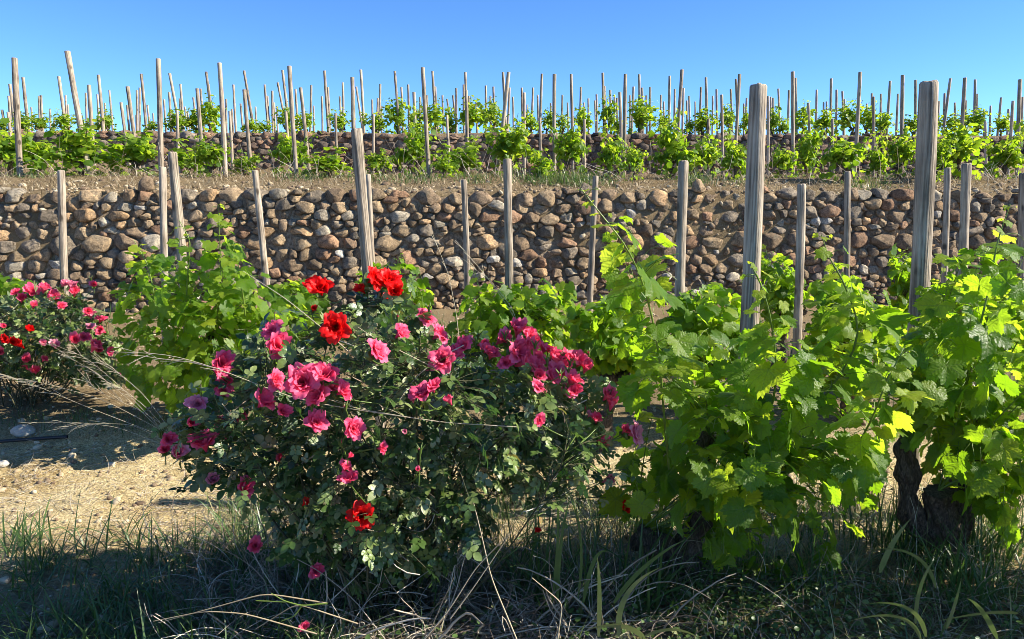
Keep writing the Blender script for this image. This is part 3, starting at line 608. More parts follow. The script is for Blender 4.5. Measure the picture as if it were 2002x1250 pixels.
def grow(name, poly, d0, th, base, head, r0, nshoot, leaf, seed, label, group, T=VM, mat=VINE, extra=(), spacing=.06, lat=1, arms=3, stemr=.004, tendrils=True, cat='vine', tn=(.05, .8), fill=0, limbs=None):
    rng = np.random.default_rng(seed); root = empty(name, base, label, cat, group)
    tb = Bag(); heads = trunk(tb, np.array(base, float), np.array(head, float), r0, rng, arms, limbs=limbs); tb.build("trunk", BARK, root)
    H = np.array(heads)[rng.integers(0, len(heads), nshoot)]
    Tg = sample_hull(poly, d0, th, nshoot, rng); L = np.linalg.norm(Tg - H, axis=1, keepdims=True)
    mid = (H + Tg) / 2 + np.array([0, 0, 1.]) * L * rng.uniform(-.02, .32, (nshoot, 1)) + rng.normal(0, .07, (nshoot, 3)) * L
    k = 14; curves = list(bez(H, mid, Tg, k))
    for e in extra:
        pp = np.array([W(q[0], q[1], q[2]) for q in e]); tt = np.linspace(0, len(pp) - 1, 20)
        cc = np.stack([np.interp(tt, np.arange(len(pp)), pp[:, c]) for c in range(3)], -1)
        for _ in range(2): cc[1:-1] = (cc[:-2] + 2 * cc[1:-1] + cc[2:]) / 4
        curves.append(cc)
    sb = Bag(); lb = Bag(); tds = []; xsh = []
    P = []; D = []; S = []; TI = []; NO = []; PET = []
    cen = W(*np.mean(poly, 0), d0)
    for ci, c in enumerate(curves):
        kk = len(c); is_x = ci >= nshoot
        if is_x: xsh.append(Bag())
        tubes(xsh[-1] if is_x else sb, c[None], (np.linspace(1, .35, kk) * stemr * (1.35 if is_x else 1))[None], 5, rng.uniform(.4, 1))
        seg = np.linalg.norm(np.diff(c, axis=0), axis=1); cum = np.concatenate([[0], np.cumsum(seg)]); L = cum[-1]
        t0 = .35 if not is_x else .25
        s = np.arange(L * t0, L, spacing * rng.uniform(.85, 1.15)); side = rng.uniform(0, 6.28)
        for si, q in enumerate(s):
            fr = q / L; pt = np.array([np.interp(q, cum, c[:, a]) for a in range(3)])
            size = leaf * np.interp(fr, [0, .6, .85, 1], [1.0, .95, .6, .25]) * rng.uniform(.45, 1.15)
            nl = 1 + (rng.random() < .5 * lat) + (rng.random() < .35 * lat) + is_x; size *= 1.25 if is_x else 1
            for z in range(nl):
                side += 2.6 + rng.normal(0, .5); ou = np.array([math.cos(side), math.sin(side), rng.uniform(-.1, .5)])
                ou = nrm(ou + .6 * nrm(pt - cen) * np.array([1, 1, .3])); pl = size * rng.uniform(.6, 1.2) * (1 if z == 0 else 1.5)
                e = pt + ou * pl; PET.append([pt, pt + ou * pl * .5 + [0, 0, pl * .12], e])
                P.append(e); sz = size * (1 if z == 0 else rng.uniform(.4, .8)); S.append(sz)
                D.append(nrm(ou * 1.0 + np.array([0, 0, -.75]) + rng.normal(0, .4, 3)))
                NO.append(np.array([0, 0, .75]) + ou * .5 + SUNV * .25 + rng.normal(0, .42, 3))
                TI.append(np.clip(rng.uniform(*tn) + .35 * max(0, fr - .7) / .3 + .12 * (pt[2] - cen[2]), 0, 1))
        if tendrils:
            for z in range(2 if is_x else int(rng.random() < .6)):
                q = rng.uniform(.6, .98) * (kk - 1); i0 = int(q); a = c[i0]; dr = nrm(rng.normal(size=3) * np.array([1, .6, .5]) + [0, 0, .5]); ll = rng.uniform(.07, .16)
                tt = np.linspace(0, 1, 16); n1 = nrm(np.cross(dr, rng.normal(size=3)))
                n2 = np.cross(dr, n1); cr = .018 * tt ** 1.5
                cv = a + dr * ll * tt[:, None] - np.array([0, 0, .06]) * (tt ** 2)[:, None] + cr[:, None] * (np.cos(tt * 11)[:, None] * n1 + np.sin(tt * 11)[:, None] * n2) 
                tdb = Bag(); tds.append(tdb); tubes(tdb, cv[None], np.linspace(.0018, .0009, 16)[None], 4, .9)
    if fill:
        Q = sample_hull(poly, d0, th, fill, rng); ou = nrm(Q - cen + rng.normal(0, .15, Q.shape))
        P += list(Q); S += list(leaf * rng.uniform(.45, 1.05, fill)); D += list(nrm(ou * .8 + np.array([0, 0, -.7]) + rng.normal(0, .45, Q.shape)))
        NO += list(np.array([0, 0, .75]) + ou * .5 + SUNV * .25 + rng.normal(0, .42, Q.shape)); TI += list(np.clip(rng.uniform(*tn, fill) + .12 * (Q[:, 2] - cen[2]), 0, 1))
        for q, o_ in zip(Q, ou): PET.append([q - o_ * leaf * 1.2, q - o_ * leaf * .6 + [0, 0, .01], q])
    P = np.array(P); P[:, 2] = np.maximum(P[:, 2], gz(P[:, 0], P[:, 1], False) + .05)
    stampvar(lb, T, rng, P, np.array(D), np.array(NO), np.array(S), np.array(TI))
    tubes(sb, np.array(PET), stemr * .33, 3, .8)
    lb.build("leaves", mat, root); sb.build("canes", SHOOT, root)
    for tdb in tds: tdb.build("tendril", SHOOT, root)
    for x_ in xsh: x_.build("shoot", SHOOT, root)
    return root
def gp(px, py, d):
    p = W(px, py, d); p[2] = float(gz(p[0], p[1])) - .03; return p
# foreground vines
PA = [(1200, 480), (1250, 465), (1300, 540), (1330, 640), (1440, 670), (1530, 630), (1640, 670), (1720, 700), (1770, 740), (1770, 850), (1730, 930), (1690, 1010), (1640, 1100), (1530, 1150), (1410, 1140), (1370, 1050), (1260, 1020), (1205, 960), (1205, 870), (1250, 760), (1220, 640), (1200, 560)]
grow("grape_vine", PA, 2.85, .42, gp(1385, 1120, 2.95), W(1385, 980, 2.95), .05, 40, .084, 1, "big bright leafy vine right of the pink roses, in front of the first thick post", "old vines in the front row",
     limbs=[[(1362, 1150, 2.95, .055), (1350, 1060, 2.95, .045), (1372, 1000, 2.95, .04), (1370, 930, 2.95, .036), (1392, 850, 2.95, .03)], [(1362, 1100, 2.93, .05), (1310, 1085, 2.93, .045), (1262, 1060, 2.95, .05), (1235, 1045, 3., .03)], [(1365, 1010, 2.95, .035), (1420, 950, 2.9, .03), (1450, 890, 2.9, .022)]],
     T=VL, extra=[[(1310, 930, 2.8), (1297, 800, 2.7), (1290, 690, 2.6), (1262, 560, 2.55), (1225, 480, 2.5), (1175, 420, 2.5), (1135, 368, 2.5)],
                  [(1400, 930, 2.9), (1480, 900, 2.75), (1523, 750, 2.6), (1508, 622, 2.55), (1489, 558, 2.55), (1467, 516, 2.55)],
                  [(1450, 900, 2.9), (1600, 800, 2.8), (1690, 660, 2.7), (1649, 548, 2.7), (1620, 504, 2.7), (1606, 459, 2.7)],
                  [(1500, 930, 2.9), (1660, 900, 2.6), (1705, 820, 2.4), (1735, 740, 2.35), (1765, 688, 2.35)],
                  [(1430, 960, 2.8), (1460, 1000, 2.55), (1472, 930, 2.45), (1476, 870, 2.4)]], lat=1, fill=200)
PB = [(1800, 600), (1830, 520), (1900, 485), (1960, 465), (2010, 480), (2120, 520), (2180, 700), (2120, 920), (2040, 1050), (1960, 1050), (1900, 980), (1800, 920), (1770, 880), (1750, 800), (1770, 720), (1790, 660)]
grow("grape_vine", PB, 3.0, .42, gp(1835, 1090, 3.1), W(1835, 930, 3.1), .085, 44, .082, 2, "large dense vine on a knotty dark stock at the right edge", "old vines in the front row",
     limbs=[[(1858, 1140, 3.1, .055), (1855, 1080, 3.1, .06), (1850, 1040, 3.1, .068), (1832, 1000, 3.06, .066), (1836, 962, 3.05, .045)], [(1855, 1090, 3.1, .04), (1820, 1045, 3.1, .05), (1787, 1005, 3.1, .045), (1772, 950, 3.1, .042), (1766, 890, 3.1, .036), (1790, 820, 3.1, .02)], [(1855, 1080, 3.12, .05), (1868, 1030, 3.12, .05), (1880, 980, 3.15, .045), (1884, 920, 3.15, .045), (1905, 860, 3.15, .038), (1920, 800, 3.15, .02)]],
     T=VL, arms=4, extra=[[(1850, 900, 3.), (1900, 700, 2.8), (1935, 560, 2.8), (1950, 470, 2.8), (1975, 400, 2.8)]], fill=230)
grow("grape_vine", [(2230, 640), (2330, 560), (2520, 520), (2700, 560), (2780, 800), (2740, 1080), (2500, 1150), (2260, 1080)], 2.55, .4, gp(2480, 1250, 2.55), W(2480, 1050, 2.55), .06, 40, .082, 22, "unseen vine added beyond the right edge to shade the foreground", "old vines in the front row", T=VM, fill=300)  # out of view, added so its shadow falls on the lower right soil
# middle vines
def mid(poly, d0, th, bx, seed, label, ns=26, leaf=.072, extra=(), hb=.5, T=VM, fill=170):
    b = gp(bx, 700, d0 + .05); h = b + np.array([0, 0, hb]); h[0] += .04
    return grow("grape_vine", poly, d0, th, b, h, .045, ns, leaf, seed, label, "vines between the roses and the wall", T=T, extra=extra, stemr=.0045, spacing=.065, fill=fill)
mid([(228, 570), (250, 520), (330, 500), (400, 530), (425, 480), (460, 470), (490, 540), (560, 570), (610, 590), (625, 640), (590, 700), (520, 770), (400, 800), (270, 790), (232, 700)], 4.7, .5, 400, 3,
    "broad bushy vine between the two rose bushes, under the leaning pale stake", 50,
    extra=[[(420, 650, 4.6), (432, 560, 4.5), (430, 480, 4.5), (426, 400, 4.5)], [(360, 650, 4.5), (368, 520, 4.4), (372, 470, 4.4), (350, 430, 4.4)], [(310, 620, 4.5), (290, 520, 4.5), (262, 470, 4.5)],
           [(480, 620, 4.5), (470, 540, 4.4), (455, 470, 4.4)]], fill=560)
mid([(700, 530), (740, 510), (800, 515), (845, 560), (840, 625), (700, 640)], 6.3, .35, 770, 4, "small vine directly behind the cluster of red roses", 18, extra=[[(760, 580, 6.3), (775, 520, 6.3), (785, 495, 6.3)]])
mid([(540, 560), (600, 540), (640, 600), (640, 660), (560, 660)], 6.2, .35, 600, 5, "vine half hidden left of the single red rose", 14)
mid([(875, 640), (905, 575), (960, 550), (1080, 545), (1120, 560), (1160, 620), (1150, 720), (1060, 740), (900, 740)], 5.4, .5, 1010, 6, "low wide vine behind the pink rose cluster around the straight stake", 44,
    extra=[[(940, 620, 5.3), (935, 560, 5.3), (928, 530, 5.3)]], fill=420)
mid([(1120, 600), (1190, 580), (1245, 610), (1250, 720), (1160, 730), (1120, 690)], 4.5, .35, 1180, 7, "dark shaded vine between the pink rose cluster and the big bright vine", 24, fill=240)
mid([(1300, 610), (1350, 565), (1400, 550), (1450, 590), (1470, 700), (1390, 750), (1290, 720)], 4.6, .4, 1380, 8, "vine behind the grey stake left of the first thick post", 26, fill=330)
mid([(1485, 515), (1525, 495), (1562, 530), (1560, 620), (1540, 650), (1490, 640)], 6.2, .35, 1525, 9, "upright small vine just right of the first thick post, by the wall", 18, extra=[[(1520, 560, 6.6), (1500, 500, 6.6), (1495, 480, 6.6)]])
mid([(1595, 545), (1650, 540), (1720, 585), (1770, 660), (1740, 770), (1640, 770), (1570, 700)], 4.8, .45, 1660, 10, "vine beneath the thin brown stake between the two thick posts", 34, fill=420)
mid([(1745, 490), (1780, 490), (1790, 560), (1780, 640), (1745, 640)], 6.8, .3, 1765, 12, "narrow dark vine left of the second thick post", 14)
mid([(-80, 560), (-20, 540), (40, 545), (75, 570), (80, 600), (0, 620), (-80, 620)], 6.4, .35, 20, 13, "vine peeping above the left rose bush at the left edge", 16)
mid([(1830, 560), (1900, 540), (1990, 540), (2050, 600), (1900, 640), (1830, 640)], 5.6, .3, 1940, 14, "vine mostly hidden behind the right edge vine", 16)
# ------------------------------------------------------------------ terrace vines: shared shapes, each copy a thing
def proto(seed, n, leaf, T):
    rng = np.random.default_rng(seed); b = Bag(); tb = Bag(); sb = Bag()
    # unit vine: width 1 (x,y +-.5), height 1
    heads = trunk(tb, np.array([0, 0, -.05]), np.array([.03, 0, .3]), .05, rng, 2, 8, 7)
    ns = 13; H = np.array(heads)[rng.integers(0, len(heads), ns)]
    an = rng.uniform(0, 6.28, ns); rr = rng.uniform(.05, .62, ns); Tg = np.stack([rr * np.cos(an), rr * np.sin(an) * .8, 1.05 - .5 * rr + rng.choice([-.5, -.3, -.1, .1, .28], ns)], -1)
    cv = bez(H, (H + Tg) / 2 + np.array([0, 0, .12]) + rng.normal(0, .05, (ns, 3)), Tg, 7); tubes(sb, cv, .006, 3, .6)
    t = rng.uniform(.25, 1, n); ci = rng.integers(0, ns, n); q = t * 6; i0 = np.minimum(q.astype(int), 5); f = (q - i0)[:, None]
    P = cv[ci, i0] * (1 - f) + cv[ci, i0 + 1] * f; ou = nrm(rng.normal(size=(n, 3)) * [1, 1, .5]); P = P + ou * rng.uniform(.02, .2, (n, 1))
    fl = rng.random(n) < .22; an2 = rng.uniform(0, 6.28, n); r2 = np.sqrt(rng.random(n)) * .5; zz = rng.uniform(.02, .85, n); r2 = r2 * np.interp(zz, [0, .3, .85], [.8, 1, .45])
    P = np.where(fl[:, None], np.stack([r2 * np.cos(an2), r2 * np.sin(an2), zz], -1), P)
    P[:, 2] = np.maximum(P[:, 2], .0)
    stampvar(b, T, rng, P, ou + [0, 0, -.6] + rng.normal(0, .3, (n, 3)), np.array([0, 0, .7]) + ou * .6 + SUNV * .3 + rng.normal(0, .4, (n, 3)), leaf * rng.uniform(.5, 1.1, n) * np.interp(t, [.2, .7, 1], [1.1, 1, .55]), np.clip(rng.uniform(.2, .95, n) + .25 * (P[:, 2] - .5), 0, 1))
    r = empty("grape_vine", (0, 0, 0), None, None); b.build("leaves", VINEF, r); tb.build("trunk", BARK, r); sb.build("shoots", SHOOT, r)
    return r
protos1 = [proto(s, 430, .088, VS + VM[:2]) for s in (31, 32, 33, 34)]
protos2 = [proto(s, 300, .088, VS) for s in (41, 42, 43)]
used = set()
def copyvine(pr, loc, rz, sc_, label, group):
    first = pr.name not in used; used.add(pr.name)
    r = pr if first else pr.copy()
    if not first:
        C.objects.link(r)
        for ch in list(pr.children):
            c = ch.copy(); C.objects.link(c); c.parent = r
    r.location = loc; r.rotation_euler = (0, 0, rz); r.scale = sc_
    tag(r, label, 'vine', group)
rng = np.random.default_rng(77)
V1 = [(20, 262, 45), (80, 288, 45), (165, 268, 55), (268, 272, 50), (372, 295, 34), (415, 290, 34), (478, 312, 28), (572, 276, 34), (645, 306, 42), (740, 308, 26), (815, 256, 34), (868, 312, 22), (906, 290, 38), (995, 262, 44), (1062, 312, 26), (1112, 262, 32), (1190, 275, 30), (1240, 302, 20), (1315, 262, 38), (1378, 280, 36), (1436, 282, 28), (1530, 302, 26), (1575, 270, 28), (1648, 280, 38), (1715, 292, 22), (1757, 280, 32), (1830, 285, 26), (1870, 262, 48), (1965, 275, 34)]
for i, (px, ty, hw) in enumerate(V1):
    d = 10.9 + .5 * math.sin(i * 2.1); b = gp(px, 345, d); top = W(px, ty, d); h = top[2] - b[2]; ww = 2.1 * hw * d / FPX
    lab = "leafy vine on the first terrace, %s from %s of that row" % ((ordn(i + 1), "left") if i < 15 else (ordn(len(V1) - i), "right"))
    copyvine(protos1[i % 4], b, i * 1.9, (ww * 1.15, ww * 1.15, h * 1.2), lab, "vines in the row on top of the tan wall")
V2 = [(8, 235, 20), (45, 222, 22), (80, 228, 22), (128, 224, 26), (180, 236, 18), (212, 222, 20), (300, 238, 16), (345, 218, 26), (385, 222, 26), (412, 202, 34), (490, 236, 22), (520, 240, 20), (562, 214, 24), (598, 222, 24), (665, 224, 24), (735, 224, 26), (778, 196, 30), (810, 222, 18), (848, 208, 30), (880, 214, 20), (915, 204, 34), (962, 204, 30), (1035, 220, 22), (1070, 220, 20), (1100, 226, 18), (1138, 214, 24), (1187, 200, 20), (1210, 232, 16), (1252, 200, 36), (1297, 224, 16), (1350, 236, 16), (1375, 218, 28), (1426, 214, 22), (1460, 222, 18), (1512, 214, 20), (1535, 238, 16), (1570, 212, 26), (1612, 218, 26), (1665, 208, 30), (1695, 212, 24), (1727, 224, 24), (1784, 232, 24), (1858, 226, 24), (1908, 216, 30), (1956, 230, 20), (1990, 238, 18)]
for i, (px, ty, hw) in enumerate(V2):
    d = 17.3 + .5 * math.sin(i * 1.7); b = gp(px, 262, d); top = W(px, ty, d); h = top[2] - b[2]; ww = 2.1 * hw * d / FPX
    lab = "small vine against the sky, %s from %s along the second terrace" % ((ordn(i + 1), "left") if i < 23 else (ordn(len(V2) - i), "right"))
    copyvine(protos2[i % 3], b, i * 2.3, (ww * 1.05, ww * 1.05, h * .98), lab, "vines on the second terrace")
# ------------------------------------------------------------------ rose bushes
def rose_mesh(seed, openness, mat):
    rng = np.random.default_rng(seed); b = Bag(); nu, nv = 9, 8
    layers = [(5, 1.0, 42 - 50 * openness, .66), (6, .90, 58 - 38 * openness, .60), (6, .76, 70 - 22 * openness, .55), (6, .60, 80, .52), (5, .45, 84, .55), (3, .32, 88, .6)]
    for li, (cnt, ln, ph_end, hw) in enumerate(layers):
        for k in range(cnt):
            az = k * 2 * math.pi / cnt + li * .6 + rng.normal(0, .15); le = ln * rng.uniform(.85, 1.12); pe = ph_end + rng.normal(0, 10)
            v = np.linspace(0, 1, nv); ph = np.radians(np.interp(v, [0, .35, 1], [75, (75 + pe) / 2 + 12, pe])); ds = le / (nv - 1)
            r = .04 + np.concatenate([[0], np.cumsum(np.cos(ph[:-1]) * ds)]); z = np.concatenate([[0], np.cumsum(np.sin(ph[:-1]) * ds)])
            wv = hw * le * np.sin(np.clip(v, 0, 1) * 2.35 + .25) ** .8 * 1.05
            u = np.linspace(-1, 1, nu)[:, None]; az_ = az + u * wv / np.maximum(r + .12, .22)
            rad = r * (1 - .10 * (u * v) ** 2)
            notch = -.10 * le * v ** 4 * np.exp(-(u / .18) ** 2) - .14 * le * v ** 3 * np.abs(u) ** 3
            ru = .08 * le * v ** 2 * np.sin(u * rng.uniform(2, 5) + rng.uniform(0, 6)) + .035 * le * v ** 3 * np.sin(u * 9 + rng.uniform(0, 6))
            curl = -.16 * openness * v ** 5 * le
            X = (rad + notch * np.cos(ph)) * np.cos(az_); Y = (rad + notch * np.cos(ph)) * np.sin(az_); Z = z + notch * np.sin(ph) + ru + curl + 0 * u
            P = np.stack([X, Y, Z - .15], -1).reshape(-1, 3) * .9
            i = np.arange(nu - 1)[:, None]; j = np.arange(nv - 1)[None]
            F = np.stack([i * nv + j, i * nv + j + 1, (i + 1) * nv + j + 1, (i + 1) * nv + j], -1).reshape(-1, 4)
            tint = np.clip(rng.uniform(.1, .6) + .45 * np.broadcast_to(v ** 3, (nu, nv)).ravel(), 0, 1)
            b.add(P, F, tint, P)
    # calyx
    return b
RM = {}
def rose_proto(kind, s):
    key = (kind, s)
    if key not in RM:
        b = rose_mesh(100 + s, (.8, .5, .12)[s], None); o = b.build("rose_flower", {'p': RPINK, 'r': RRED, 'f': RFADE}[kind], None)
        RM[key] = o.data; bpy.data.objects.remove(o)
    return RM[key]
def leaflet():
    """one folded leaflet, unit length along +y, toothed"""
    ys_ = np.array([0, .18, .42, .68, .88, 1.0]); w_ = np.array([0, .26, .36, .30, .16, 0])
    V = []; F = []
    for i, (y, w0) in enumerate(zip(ys_, w_)): V += [[-w0, y, .10 * w0 * 2 - .12 * y * y], [0, y, -.12 * y * y], [w0, y, .20 * w0 - .12 * y * y]]
    V = np.array(V)
    for i in range(5):
        a = 3 * i
        for q in (0, 1): F += [[a + q, a + q + 1, a + q + 4], [a + q, a + q + 4, a + q + 3]]
    return V, np.array(F)
LF = leaflet()
def compound(nl=5):
    V0, F0 = LF; V = []; F = []; n = 0
    spec = [(0, .62, 0, .55), (.0, .42, 62, .46), (.0, .42, -62, .46), (0, .16, 68, .40), (0, .16, -68, .40)][:nl]
    for (x, y, a, s) in spec:
        c, q = math.cos(R(a)), math.sin(R(a)); P = V0 * s
        P = np.stack([P[:, 0] * c + P[:, 1] * q + x, -P[:, 0] * q + P[:, 1] * c + y, P[:, 2]], -1); P[:, 2] -= .25 * P[:, 1] ** 2 * .5
        V.append(P); F.append(F0 + n); n += len(V0)
    # rachis
    V.append(np.array([[-.012, -.15, 0], [.012, -.15, 0], [.01, .65, -.05], [-.01, .65, -.05]])); F.append(np.array([[0, 1, 2], [0, 2, 3]]) + n)
    return np.concatenate(V), np.concatenate(F)
CM = [compound(5), compound(3)]
def rosebush(poly, d0, th, base, ncane, nleaf, seed, label, flowers, ls=.066, dens_low=0):
    rng = np.random.default_rng(seed); root = empty("rose_bush", base, label, "rose bush", "rose bushes at the row ends"); b0 = np.array(base)
    cb = Bag(); lb = Bag()
    Tg = sample_hull(poly, d0, th, ncane, rng); H = b0 + rng.normal(0, 1, (ncane, 3)) * [.10, .08, 0]; L = np.linalg.norm(Tg - H, axis=1, keepdims=True)
    mid_ = (H + Tg) / 2 + np.array([0, 0, 1]) * L * rng.uniform(.0, .25, (ncane, 1)) + rng.normal(0, .08, (ncane, 3)) * L
    cv = bez(H, mid_, Tg, 12); cv = cv + np.cumsum(rng.normal(0, .009, cv.shape), 1)
    tubes(cb, cv, np.linspace(.0055, .0018, 12)[None] * rng.uniform(.7, 1.2, (ncane, 1)), 5)
    allp = cv[:, 4:].reshape(-1, 3)
    # leaf clusters in the hull hang on twigs that start at the nearest cane
    n = nleaf; Q = sample_hull(poly, d0, th, n, rng)
    Q = Q + rng.normal(0, .055, Q.shape) * (rng.random((n, 1)) < .4); K = np.array([np.argmin(((allp - q) ** 2).sum(1)) for q in Q]); near_ = allp[K]
    tw = bez(near_, (near_ + Q) / 2 + [0, 0, .02] + rng.normal(0, .015, Q.shape), Q, 5); tubes(cb, tw, .0013, 3)
    m = 2
    for z in range(m):
        t = rng.uniform(.35, 1, (n, 1)) if z else np.ones((n, 1)); P = near_ + (Q - near_) * t
        ou = nrm(rng.normal(size=(n, 3)) * [1, 1, .6] + nrm(Q - W(*np.mean(poly, 0), d0)) * .6)
        k = rng.random(n) < .7
        nor = np.array([0, 0, .7]) + ou * .3 + SUNV * .3 + rng.normal(0, .55, (n, 3)); tip = ou + [0, 0, -.25] + rng.normal(0, .3, (n, 3))
        X, Y, Z = frames(tip, nor); s = ls * rng.uniform(.55, 1.15, n); ti = np.clip(rng.normal(.42, .27, n), 0, 1)
        for q, mm in ((0, k), (1, ~k)): stamp(lb, CM[q][0], CM[q][1], P[mm], X[mm], Y[mm], Z[mm], s[mm], ti[mm])
    kb_ = Bag(); nd = ncane * 3; Q = sample_hull(poly, d0, th, nd, rng); K = np.array([np.argmin(((allp - q) ** 2).sum(1)) for q in Q]); A_ = allp[K]
    A_ = Q + nrm(A_ - Q) * rng.uniform(.08, .3, (nd, 1)); tw = bez(A_, (A_ + Q) / 2 + rng.normal(0, .03, Q.shape), Q, 6); tubes(kb_, tw, np.linspace(.0022, .0009, 6)[None], 4, rng.random(nd)); kb_.build('dead_twigs', DEAD, root)
    cb.build("canes", CANE, root); lb.build("leaves", ROSEL, root)
    for i, f in enumerate(flowers):
        px, py, sz, kd = f[:4]; dd = f[4] if len(f) > 4 else None
        p2 = np.array([[px, py]], float); e = float(edged(p2, poly)[0]) if inpoly(p2, poly)[0] else 0
        d = dd if dd else d0 - th * min(1, max(.12, e / 90)) ** .5 * 1.0 - .09
        P = W(px, py, d); r = sz * d / FPX / 2 * (2.4 if kd != 'r' else 2.15)
        up = mathutils.Vector((rng.normal(.45, .45), rng.uniform(-1.0, -.15), rng.uniform(.25, 1.1)))
        s_ = int(rng.integers(0, 3)) if sz > 26 else 1 + int(rng.integers(0, 2))
        if len(f) > 5: up = mathutils.Vector(f[5]); s_ = f[6]
        o = bpy.data.objects.new("rose_flower", rose_proto(kd, s_)); C.objects.link(o); o.parent = root
        o.location = P - b0; o.rotation_euler = (up.to_track_quat('Z', 'Y') @ mathutils.Quaternion((0, 0, 1), rng.uniform(0, 6))).to_euler()
        o.scale = (r, r, r * rng.uniform(.85, 1.15))
        if kd == 'r': o['label'] = "deep red rose"
        if kd == 'p' and rng.random() < .38:
            bo = bpy.data.objects.new("rose_bud", rose_proto('f' if rng.random() < .4 else kd, 2)); C.objects.link(bo); bo.parent = root
            off = np.array([rng.normal(0, .03), -.01, rng.uniform(.015, .07)]); bo.location = P - b0 + off; bo.scale = (.009, .009, .019); bo.rotation_euler = (rng.normal(0, .4), rng.normal(0, .4), 0)
            bb = Bag(); a1 = P + off; tubes(bb, bez((P - [0, 0, .05])[None], (P + off * .3 + [0, .02, 0])[None], a1[None], 6), .0016, 4, .5)
            for z in range(5):
                aa = z * 1.257; dv = np.array([math.cos(aa) * .5, math.sin(aa) * .5, 1.1]); tubes(bb, np.stack([a1 - [0, 0, .008], a1 + dv * .008, a1 + dv * .022 + np.array([math.cos(aa), math.sin(aa), 0]) * .006])[None], np.array([[.003, .003, .0006]]), 3, .3)
            bb.build("bud_stem", SHOOT, root)
        k = np.argmin(((allp - P) ** 2).sum(1) + 2 * np.maximum(0, allp[:, 2] - P[2] + .03)); q = allp[k]
        a = P - np.array(up.normalized()) * .02; st = bez(q[None], ((q + a) / 2 - np.array(up.normalized()) * .05)[None], a[None], 8)
        sb = Bag(); tubes(sb, st, .0022, 5, .4)
        # sepals and hip under the bloom
        ax = np.array(up.normalized()); hp = np.stack([P - ax * r * .1 - ax * r * .3 * t for t in np.linspace(0, 1, 5)]); tubes(sb, hp[None], np.array([[.20, .24, .2, .12, .05]]) * r, 6, .3)
        sb.build("flower_stem", SHOOT, root)
    return root
PR = [(335, 870), (345, 830), (380, 780), (420, 730), (500, 670), (545, 650), (600, 640), (640, 640), (690, 600), (745, 575), (790, 600), (830, 650), (900, 690), (1000, 700), (1100, 740), (1150, 770), (1190, 830), (1195, 880), (1170, 950), (1090, 975), (1000, 960), (930, 960), (960, 1030), (860, 1110), (720, 1140), (590, 1100), (540, 1030), (570, 970), (450, 950), (380, 920)]
